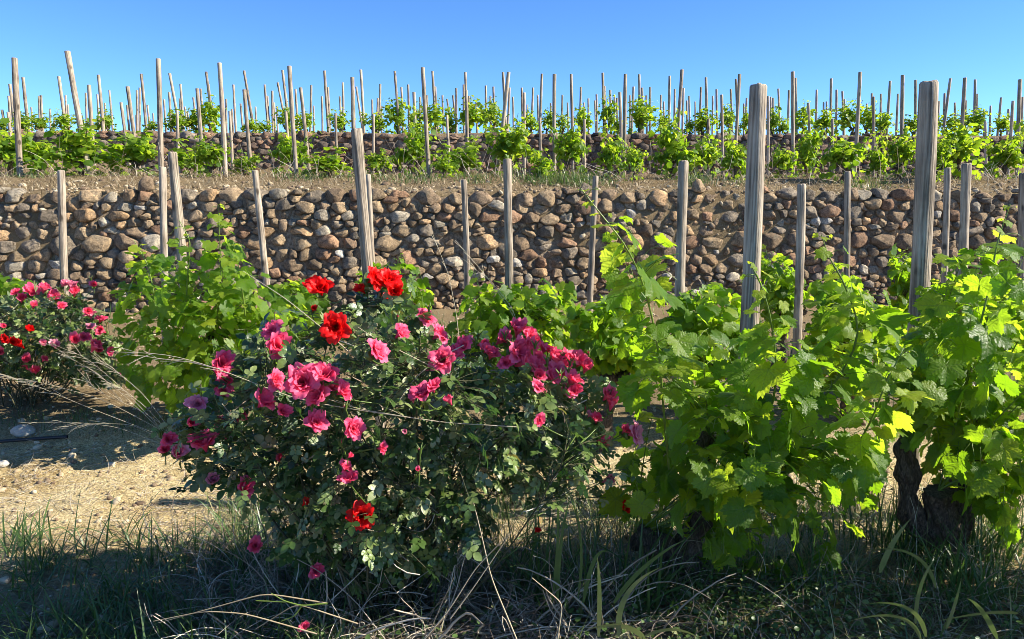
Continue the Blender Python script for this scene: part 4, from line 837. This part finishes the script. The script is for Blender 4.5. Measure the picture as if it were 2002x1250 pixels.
FL = [(628, 573, 48, 'r', 2.5, (.05, -.75, .8), 1), (658, 640, 52, 'r', 2.35, (.1, -1, .25), 0), (724, 550, 42, 'r', 2.6), (758, 552, 44, 'r', 2.62), (768, 574, 34, 'r', 2.6), (712, 572, 26, 'r', 2.6), (752, 590, 24, 'r', 2.66), (708, 1008, 50, 'r', 2.3, (.1, -1, .3), 0), (592, 988, 18, 'r'), (1219, 995, 26, 'r', 2.75), (612, 608, 16, 'r', 2.6),
 (538, 652, 36, 'p', 2.55), (540, 682, 42, 'p', 2.5), (594, 695, 24, 'p', 2.8), (430, 715, 38, 'p', 2.5), (424, 745, 38, 'p', 2.48), (436, 768, 28, 'p', 2.5), (533, 746, 36, 'p'), (592, 750, 56, 'p', None, (.2, -1, .5), 0), (636, 740, 44, 'p'), (628, 777, 42, 'p'), (662, 770, 34, 'p'),
 (508, 793, 42, 'p'), (551, 808, 26, 'p'), (616, 828, 38, 'p'), (686, 840, 36, 'p'), (402, 878, 44, 'p', 2.4, (0, -.4, 1), 1), (387, 792, 32, 'f'), (372, 828, 24, 'p'), (325, 862, 26, 'p', 2.5), (345, 888, 34, 'f', 2.5), (322, 884, 24, 'p', 2.5), (415, 945, 28, 'f', 2.5), (470, 955, 34, 'p', 2.45),
 (552, 905, 34, 'p', 2.65), (671, 920, 28, 'p'), (684, 941, 32, 'p'), (681, 895, 15, 'p'), (730, 692, 42, 'p'), (776, 658, 32, 'p'), (828, 627, 34, 'p', 2.55), (850, 660, 36, 'p'), (866, 706, 42, 'p'), (884, 696, 30, 'p'), (910, 680, 34, 'p'), (936, 675, 28, 'p', 2.6), (948, 688, 24, 'p'), (972, 672, 28, 'p', 2.62),
 (1010, 655, 40, 'p', 2.6), (1032, 662, 34, 'p', 2.6), (1005, 690, 46, 'p', 2.5), (1012, 714, 42, 'p'), (988, 712, 26, 'p'), (1048, 700, 26, 'p', 2.55), (1075, 705, 38, 'p', 2.6), (1050, 738, 28, 'p'), (1046, 762, 30, 'p'), (1092, 718, 28, 'p', 2.6), (1130, 714, 38, 'p', 2.65), (1112, 752, 38, 'p'), (1122, 768, 26, 'p'), (1072, 740, 30, 'p'), (990, 668, 32, 'p', 2.58), (1024, 684, 36, 'p', 2.52), (1040, 722, 34, 'p', 2.5), (1060, 690, 30, 'p', 2.6), (1085, 730, 34, 'p', 2.52), (1100, 705, 30, 'p', 2.62), (1105, 770, 28, 'p', 2.5), (1142, 728, 26, 'p', 2.62), (958, 700, 30, 'p', 2.52), (855, 722, 30, 'p', 2.5), (648, 760, 32, 'p', 2.46),
 (830, 776, 40, 'p'), (848, 764, 28, 'p'), (808, 786, 22, 'f'), (882, 790, 22, 'p'), (740, 877, 22, 'p'), (793, 846, 12, 'f'), (1182, 780, 32, 'p', 2.6), (1193, 800, 28, 'p', 2.6), (1165, 825, 26, 'p', 2.6), (1150, 815, 14, 'f', 2.6), (1170, 862, 28, 'p', 2.6), (1233, 850, 38, 'f', 2.6, (.9, -.5, .3), 0), (1218, 846, 24, 'p', 2.62), (1052, 822, 22, 'p'),
 (615, 1118, 26, 'p', 2.5), (500, 1068, 26, 'p', 2.6), (597, 1228, 20, 'p', 2.4), (1180, 942, 26, 'f', 2.75), (1135, 950, 20, 'f', 2.75), (1108, 938, 18, 'p', 2.75), (460, 818, 26, 'p', 2.7), (440, 832, 26, 'p', 2.65), (388, 842, 20, 'p', 2.7), (1040, 995, 12, 'r', 2.6), (1048, 1040, 14, 'r', 2.6), (818, 921, 12, 'p'), (455, 848, 20, 'p', 2.7)]
rosebush(PR, 2.72, .42, gp(760, 1170, 2.72), 46, 2100, 5, "large sprawling rose bush with pink and a few red roses in the centre foreground", FL)
PL = [(-80, 600), (0, 590), (60, 575), (120, 570), (160, 590), (205, 640), (225, 690), (260, 740), (200, 750), (120, 740), (60, 735), (0, 740), (-80, 740)]
FL2 = [(60, 575, 24, 'p'), (42, 590, 20, 'p'), (85, 572, 22, 'p'), (100, 578, 18, 'p'), (122, 560, 18, 'f'), (136, 562, 16, 'f'), (145, 578, 22, 'p'), (110, 585, 20, 'p'), (183, 560, 15, 'p', 5.2), (64, 602, 16, 'p'), (170, 610, 18, 'p'), (178, 622, 18, 'f'), (195, 630, 18, 'p'), (205, 650, 20, 'p'), (176, 642, 14, 'f'), (146, 668, 24, 'p'), (163, 662, 20, 'p'),
 (180, 686, 26, 'p'), (192, 688, 16, 'p'), (218, 688, 14, 'p'), (264, 748, 13, 'p', 4.9), (240, 736, 14, 'p', 4.9), (15, 665, 18, 'r'), (24, 672, 18, 'r'), (46, 680, 22, 'r'), (59, 648, 20, 'r'), (84, 675, 16, 'f'), (108, 680, 20, 'f'), (84, 706, 15, 'p'), (54, 706, 20, 'p'), (70, 730, 20, 'p'), (4, 690, 18, 'p'), (54, 722, 18, 'p'), (150, 560, 14, 'f'), (30, 575, 14, 'p'), (118, 600, 14, 'p'), (8, 640, 12, 'p')]
rosebush(PL, 5.3, .55, gp(60, 780, 5.3), 40, 900, 6, "smaller rose bush with pink and red roses at the left edge before the wall", FL2, ls=.075)
# ------------------------------------------------------------------ ground litter, grass and dry weeds
rng = np.random.default_rng(9)
def onground(x, y, up=0): return np.stack([x, y, gz(x, y) + up], -1)
def scatter(n, x0, x1, y0, y1, rng, bias=1.0):
    y = y0 + (y1 - y0) * rng.random(n) ** bias; k = np.maximum(np.abs(y), 1) ; x = rng.uniform(x0, x1, n) * k
    return x, y
sb = Bag(); n = 26000
x, y = scatter(n, -.85, .85, 2.2, 7.5, rng, 1.1); b = onground(x, y, .004)
blades(sb, b, rng.uniform(.02, .10, n), rng.uniform(1.2, 1.62, n), rng.uniform(0, 6.28, n), rng.uniform(.0015, .0045, n), rng.uniform(0, 1, n) * np.where(y < 3.4, .6, 1), k=4, droop=.05, rng=rng)
n = 16000; x = rng.uniform(-8.5, 8.5, n); y = 9.2 + wallshift(x) + rng.random(n) ** 1.2 * 2.0; b = onground(x, y, .005)
blades(sb, b, rng.uniform(.05, .22, n), rng.uniform(.5, 1.6, n), rng.uniform(0, 6.28, n), rng.uniform(.003, .008, n), rng.uniform(0, .9, n), k=4, droop=.4, rng=rng)
tag(sb.build("straw_litter", STRAW), "loose dry straw and leaf litter over the soil", "straw", kind='stuff')
gb = Bag()
def grasspatch(px0, px1, y0, y1, n, h0, h1, tn, wd=(.003, .008), lean=(.05, .6), clump=60):
    c = rng.integers(0, clump, n); cy = rng.uniform(y0, y1, clump); cx = (rng.uniform(px0, px1, clump) - 1001) / FPX * cy
    x = cx[c] + rng.normal(0, .05, n); y = cy[c] + rng.normal(0, .05, n)
    blades(gb, onground(x, y, -.01), rng.uniform(h0, h1, n), rng.uniform(*lean, n), rng.uniform(0, 6.28, n), rng.uniform(*wd, n), np.clip(rng.uniform(*tn, n), 0, 1), k=8, droop=1.6, rng=rng)
grasspatch(-60, 620, 2.2, 3.35, 2000, .08, .30, (0, .65), wd=(.003, .009), lean=(.2, .9), clump=170)
grasspatch(450, 2060, 2.3, 3.0, 1100, .08, .30, (.1, 1.15), wd=(.002, .006), lean=(.2, 1.1), clump=120)
grasspatch(1560, 2060, 2.7, 3.4, 300, .15, .42, (.0, .6), wd=(.005, .012), clump=24)
grasspatch(-60, 330, 4.7, 5.0, 500, .04, .12, (.1, .8), wd=(.002, .004), clump=50)
grasspatch(930, 1300, 2.6, 2.9, 120, .25, .50, (.1, .6), wd=(.006, .013), clump=12)
grasspatch(900, 2060, 5.2, 8.6, 2600, .05, .22, (.2, .95), wd=(.004, .009), clump=120)
grasspatch(-60, 900, 6.3, 8.4, 1000, .05, .2, (.2, .95), wd=(.004, .009), clump=60)
grasspatch(430, 2060, 2.8, 3.9, 3600, .10, .38, (.1, 1.0), wd=(.002, .006), lean=(.1, .8), clump=150)
tag(gb.build("grass", GRASS), "shaded green grass blades along the foreground verge", "grass", kind='stuff')
# terrace weeds: low fine green herbs at the wall top
hb = Bag()
for (px, hw, n, h) in ((720, 60, 260, .10), (810, 60, 260, .12), (1085, 80, 700, .17), (1140, 60, 400, .16), (50, 40, 150, .08), (1360, 30, 260, .2), (600, 60, 200, .14), (930, 60, 240, .12), (1700, 60, 200, .12), (1450, 60, 160, .1)):
    d = rng.uniform(9.8, 10.5, n); xx = W(px + rng.normal(0, hw * .5, n), 340, d)[:, 0]
    blades(hb, onground(xx, d), rng.uniform(.3, 1.2, n) * h, rng.uniform(.1, .8, n), rng.uniform(0, 6.28, n), rng.uniform(.006, .014, n), rng.uniform(.2, .9, n), k=4, rng=rng)
tag(hb.build("terrace_weeds", GRASS), "low green weeds along the top of the tan wall", "weeds", kind='stuff')
# ground herbs under the front vines (small round leaves)
wb = Bag(); n = 3600; d = rng.uniform(2.2, 3.0, n); pxs = np.where(rng.random(n) < .45, rng.normal(1430, 150, n), rng.uniform(380, 2000, n)); P = W(pxs, 1100, d); P[:, 2] = gz(P[:, 0], P[:, 1]) + rng.random(n) ** 1.5 * .13
stampvar(wb, [LF], rng, P, nrm(rng.normal(size=(n, 3)) * [1, 1, .3]), np.array([0, -.2, 1.]) + rng.normal(0, .4, (n, 3)), rng.uniform(.012, .028, n), rng.uniform(.1, .8, n))
tag(wb.build("ground_weeds", GRASS), "small leafy weeds on the shaded soil under the front vines", "weeds", kind='stuff')
# dry curled stems tangle
db = Bag()
def tangle(n, px0, px1, y0, y1, L0, L1, r, curl, up, tn=(0, 1)):
    d = rng.uniform(y0, y1, n); P0 = W(rng.uniform(px0, px1, n), 1100, d); P0[:, 2] = gz(P0[:, 0], P0[:, 1]); k = 11
    L = rng.uniform(L0, L1, n); dr = nrm(np.stack([rng.normal(0, 1, n), rng.normal(0, .7, n), rng.uniform(.1, up, n)], -1)); cu = []; p = P0; ax = nrm(rng.normal(size=(n, 3)))
    for i in range(k):
        cu.append(p); dr = nrm(dr + curl * np.cross(ax, dr) * rng.uniform(.3, 1, (n, 1)) + [0, 0, -.07] + rng.normal(0, .07, (n, 3))); p = p + dr * L[:, None] / k
        zf = gz(p[:, 0], p[:, 1], False) + .01; p[:, 2] = np.maximum(p[:, 2], zf)
    tubes(db, np.stack(cu, 1), np.linspace(1, .5, k)[None] * rng.uniform(.5, 1.3, (n, 1)) * r, 4, rng.uniform(*tn, n))
tangle(1400, 380, 1320, 2.35, 3.1, .15, .5, .0022, .28, 1.2)
tangle(520, 1350, 2060, 2.3, 3.1, .12, .4, .0018, .32, .9, (0, .7))
tangle(900, -60, 640, 3.3, 4.6, .05, .22, .0013, .25, .25, (.3, 1))
tangle(1000, 450, 2060, 2.8, 3.9, .15, .5, .0018, .2, 1.6, (.2, 1))
tangle(170, 250, 620, 2.7, 3.7, .12, .35, .0016, .2, 1.0, (0, .6))
tangle(150, 480, 1300, 2.3, 2.8, .3, .65, .0042, .14, .8)
tag(db.build("dry_brush", DEAD), "tangle of dead pale stems at the foot of the rose bush", "dead brush", kind='stuff')
kb = Bag()
def dry_terrace(n):
    px = rng.uniform(-40, 2040, n); d = rng.uniform(9.9, 11.3, n); P = W(px, 340, d); P[:, 2] = gz(P[:, 0], P[:, 1]); k = 7; L = rng.uniform(.15, .75, n); dr = nrm(np.stack([rng.normal(0, .6, n), rng.normal(0, .4, n), rng.uniform(.5, 1.2, n)], -1)); cu = []
    for i in range(k): cu.append(P); dr = nrm(dr + rng.normal(0, .12, (n, 3)) + [0, 0, -.08]); P = P + dr * L[:, None] / k
    tubes(kb, np.stack(cu, 1), np.linspace(1, .5, k)[None] * .0035, 3, rng.uniform(0, 1, n))
dry_terrace(420)
tag(kb.build("dry_terrace_weeds", DEAD), "thin dead weed stems along the terrace edge", "dead weeds", kind='stuff')
# stones and clods on the ground
def rock(rng, n=1):
    th = np.linspace(0, 2 * math.pi, 12, endpoint=False); ph = np.linspace(-1.4, 1.4, 8)
    V = np.stack([np.cos(ph)[:, None] * np.cos(th), np.cos(ph)[:, None] * np.sin(th), np.sin(ph)[:, None] + 0 * th], -1).reshape(-1, 3)
    V = V * (1 + .28 * noise3(V, 2.0, int(rng.integers(1e6))) + .10 * noise3(V, 5, int(rng.integers(1e6))))[:, None] * [1, .75, .62]
    i = np.arange(7)[:, None]; j = np.arange(12)[None]; j2 = (j + 1) % 12
    F = np.stack([i * 12 + j, i * 12 + j2, (i + 1) * 12 + j2, (i + 1) * 12 + j], -1).reshape(-1, 4); t1 = np.arange(10) + 1
    F = np.concatenate([F, np.stack([np.full(5, 84), 84 + 1 + 2 * np.arange(5), 84 + 2 + 2 * np.arange(5), 84 + np.minimum(11, 3 + 2 * np.arange(5))], -1)])
    return V, F
PALE = solid("pale_rock", [(.3, (.30, .27, .22)), (.7, (.52, .49, .42))], scale=12, bump=1, bscale=30, dist=.01, rough=.9)
pb = Bag(); n = 9000; x, y = scatter(n, -.9, .9, 2.2, 8.8, rng, 1.3); rk = [rock(rng) for _ in range(5)]; s = np.exp(np.clip(rng.normal(-4.9, .6, n), -9, -3.5)); P = onground(x, y, 0) + np.stack([0 * s, 0 * s, s * .2], -1)
ax = rng.uniform(0, 6.28, n); stampvar(pb, rk, rng, P, np.stack([np.cos(ax), np.sin(ax), 0 * ax], -1), np.array([0, 0, 1.]) + rng.normal(0, .3, (n, 3)), s, rng.random(n))
PEB = solid("soil_clod", [(.25, (.16, .11, .07)), (.5, (.34, .26, .16)), (.8, (.52, .43, .29))], scale=5, bump=1, bscale=60, rough=1, tintmul=.7)
tag(pb.build("pebbles", PEB), "scattered pebbles and soil clods", "pebbles", kind='stuff')
pb = Bag(); n = 1300; x = rng.uniform(-8.5, 8.5, n); y = 9.22 + wallshift(x) + rng.random(n) ** 1.5 * .9; s = np.exp(np.clip(rng.normal(-3.9, .5, n), -9, -2.9)); P = onground(x, y, 0); ax = rng.uniform(0, 6.28, n)
stampvar(pb, rk, rng, P, np.stack([np.cos(ax), np.sin(ax), 0 * ax], -1), np.array([0, 0, 1.]) + rng.normal(0, .3, (n, 3)), s, rng.random(n))
tag(pb.build("wall_top_rubble", PEB), "loose rubble spilling over the top of the tan wall", "rubble", kind='stuff')
for (px, py, d, s, lb) in ((44, 846, 4.72, .075, "pale angular rock beside the black hose on the left bank"), (5, 918, 4.3, .04, "small white stone at the left edge of the sunny soil"), (218, 914, 4.3, .022, "tiny cream stone on the sunny soil below the bank")):
    V, F = rock(np.random.default_rng(int(px))); p = W(px, py, d); p[2] = float(gz(p[0], p[1])) + s * .35
    o = mk("rock", V * s, [F], PALE, None, True); o.location = p; tag(o, lb, "rock")
hose = Bag(); xx = np.linspace(-4.5, -2.9, 40); yy = 4.62 + .03 * np.sin(xx * 4); tubes(hose, np.stack([xx, yy, gz(xx, yy, False) + .035], -1)[None], .011, 10)
BLK = solid("black_plastic", [(.3, (.012, .012, .014)), (.7, (.025, .025, .028))], rough=.45, bump=.1, spec=.5)
tag(hose.build("irrigation_hose", BLK), "black plastic irrigation hose lying on the left bank below the rock", "hose")
# broken stub
V, f, t = stake_mesh(12, 8, 9); p = gp(1195, 1235, 2.2); o = mk("broken_stub", V * [.011, .011, .16], [f, t], STRAW, None, True, {'tint': ('FLOAT', np.full(len(V), .9)), 'lp': ('FLOAT_VECTOR', V)}); o.location = p; o.rotation_euler = (.1, .25, 0)
tag(o, "pale split stub of a dry stem at the bottom centre", "stub")
# ------------------------------------------------------------------ long dry grass stalks (each tuft a thing)
def stalks(lines, label, r=.0016, plume=0, base=None, tint=.9, mat=STRAW, name="dry_grass_tuft", cat="dry grass"):
    b = Bag(); rg = np.random.default_rng(len(lines) * 7 + int(lines[0][0][0])); loc = W(*lines[0][0]) if base is None else base
    for ln in lines:
        pp = np.array([W(*q) for q in ln]); tt = np.linspace(0, len(pp) - 1, 22); c = np.stack([np.interp(tt, np.arange(len(pp)), pp[:, a]) for a in range(3)], -1)
        for _ in range(3): c[1:-1] = (c[:-2] + 2 * c[1:-1] + c[2:]) / 4
        tubes(b, c[None], np.linspace(1, .45, 22)[None] * r, 4, tint)
        for k in range(plume):
            i0 = int(rg.uniform(10, 21)); a = c[i0]; dr = nrm(nrm(c[-1] - c[-4]) + rg.normal(0, .22, 3)); l_ = rg.uniform(.03, .10)
            tubes(b, np.stack([a, a + dr * l_ * .5, a + dr * l_ - [0, 0, .004]])[None], np.array([[.0007, .0011, .0004]]), 3, 1.0)
    root = empty(name, loc, label, cat); b.build("stalks", mat, root)
D = 2.9
stalks([[(345, 870, D), (240, 760, D), (170, 700, D), (100, 672, D)], [(345, 870, D), (250, 780, D), (190, 730, D), (120, 690, D)], [(340, 850, D), (280, 770, D), (215, 715, D), (180, 700, D)], [(350, 860, D), (200, 780, D), (70, 745, D), (-20, 738, D)],
        [(350, 865, D), (180, 800, D), (60, 750, D), (-20, 725, D)], [(345, 880, D), (230, 835, D), (150, 826, D), (60, 826, D)], [(345, 875, D), (260, 830, D), (180, 828, D), (120, 840, D)], [(350, 850, D), (270, 800, D), (200, 770, D), (170, 745, D)], [(350, 870, D), (290, 800, D), (240, 760, D), (205, 745, D)]],
       "silvery dry grass plumes fanning left from the side of the large rose bush", plume=12, r=.001)
stalks([[(860, 825, 2.3), (650, 795, 2.3), (560, 775, 2.3), (430, 722, 2.3), (330, 692, 2.3), (215, 688, 2.3)], [(430, 722, 2.3), (370, 708, 2.3), (300, 700, 2.3)], [(1010, 835, 2.3), (860, 826, 2.3), (700, 800, 2.3), (640, 780, 2.3)]], "long pale grass stem arching left across the rose bush", plume=6)
stalks([[(700, 705, 2.35), (640, 650, 2.35), (560, 585, 2.35), (475, 530, 2.35)]], "straight straw stem slanting past the two red roses", plume=0)
stalks([[(860, 725, 2.35), (790, 690, 2.35), (730, 660, 2.35), (700, 640, 2.35)]], "short bent straw stem right of the lower red rose", plume=0)
stalks([[(1020, 660, 3.6), (1000, 610, 3.6), (955, 545, 3.6), (890, 470, 3.6)], [(1022, 660, 3.6), (1000, 600, 3.6), (960, 550, 3.6), (920, 520, 3.6)], [(900, 690, 3.6), (893, 620, 3.6), (878, 540, 3.6), (845, 455, 3.6)]], "thin dry stalks rising in front of the wall behind the pink roses", plume=4, r=.0018)
stalks([[(620, 1240, 2.2), (480, 1200, 2.2), (400, 1195, 2.2), (300, 1215, 2.2)], [(640, 1180, 2.2), (520, 1160, 2.2), (430, 1185, 2.2), (310, 1218, 2.2)], [(700, 1220, 2.2), (580, 1180, 2.2), (500, 1230, 2.2)]], "bare grey dry stems sweeping left along the bottom edge", r=.0028, tint=.6, mat=STRAW)
stalks([[(640, 1180, 2.15), (590, 1185, 2.15), (555, 1175, 2.15), (530, 1160, 2.15)], [(590, 1185, 2.15), (575, 1205, 2.15), (550, 1215, 2.15)], [(560, 1177, 2.15), (500, 1175, 2.15)]], "forked yellow green rose shoot lying among the dead stems", r=.003, mat=SHOOT, name="rose_sucker", cat="shoot")
stalks([[(1010, 1250, 2.25), (960, 1130, 2.25), (940, 1040, 2.25), (925, 980, 2.25)], [(880, 1210, 2.2), (925, 1150, 2.2), (1000, 1040, 2.2)], [(830, 1250, 2.2), (880, 1190, 2.2), (930, 1110, 2.2), (990, 1050, 2.2)], [(1090, 1250, 2.2), (1100, 1180, 2.2), (1040, 1130, 2.2)]], "tall crossing dead stems under the right half of the rose bush", r=.0025, tint=.8)
def longblades(items, label, tint=.5):
    b = Bag()
    for (x0, y0, x1, y1, x2, y2, d, w_) in items:
        A, B, E = W(x0, y0, d), W(x1, y1, d), W(x2, y2, d); c = bez(A[None], B[None], E[None], 12)[0]; t = np.linspace(0, 1, 12)
        T_ = nrm(np.gradient(c, axis=0)); S = nrm(np.cross(T_, np.array([.3, 1, .3]))); wd = w_ * d / FPX * np.clip(np.minimum(t * 5 + .4, 1) * (1 - t ** 3), .05, 1)
        V = np.stack([c - S * wd[:, None] / 2, c + S * wd[:, None] / 2], 1).reshape(-1, 3); i = np.arange(11); b.add(V, np.stack([2 * i, 2 * i + 1, 2 * i + 3, 2 * i + 2], -1), tint)
    r = empty("grass_tuft", W(items[0][0], items[0][1], items[0][6]), label, "grass"); b.build("blades", GRASS, r)
longblades([(1080, 1180, 1100, 1000, 1085, 960, 2.5, 6), (1130, 1170, 1150, 1040, 1110, 960, 2.5, 6), (1090, 1180, 1090, 1060, 1115, 970, 2.5, 8), (1140, 1180, 1160, 1060, 1190, 1080, 2.5, 9), (1200, 1180, 1250, 1100, 1340, 1055, 2.4, 10)], "upright green grass blades between the rose bush and the bright vine", .5)
longblades([(1210, 1245, 1200, 1150, 1290, 1110, 2.15, 12), (1260, 1250, 1230, 1210, 1150, 1230, 2.15, 16), (1170, 1245, 1175, 1150, 1168, 1090, 2.2, 10), (1260, 1245, 1320, 1215, 1370, 1250, 2.15, 9)], "broad curved grass blades at the bottom centre", .75)
longblades([(1810, 1245, 1800, 1170, 1700, 1180, 2.2, 10), (1800, 1250, 1780, 1180, 1660, 1215, 2.2, 9), (1790, 1220, 1790, 1140, 1830, 1090, 2.3, 8), (1830, 1150, 1810, 1060, 1700, 1075, 2.5, 8), (1850, 1230, 1870, 1180, 1880, 1130, 2.3, 7), (1950, 1250, 1920, 1180, 1890, 1170, 2.2, 11), (1990, 1200, 1950, 1190, 1830, 1215, 2.3, 9), (1720, 1120, 1740, 1060, 1780, 1015, 2.5, 12)], "arching grass blades at the bottom right below the knotty stock", .7)
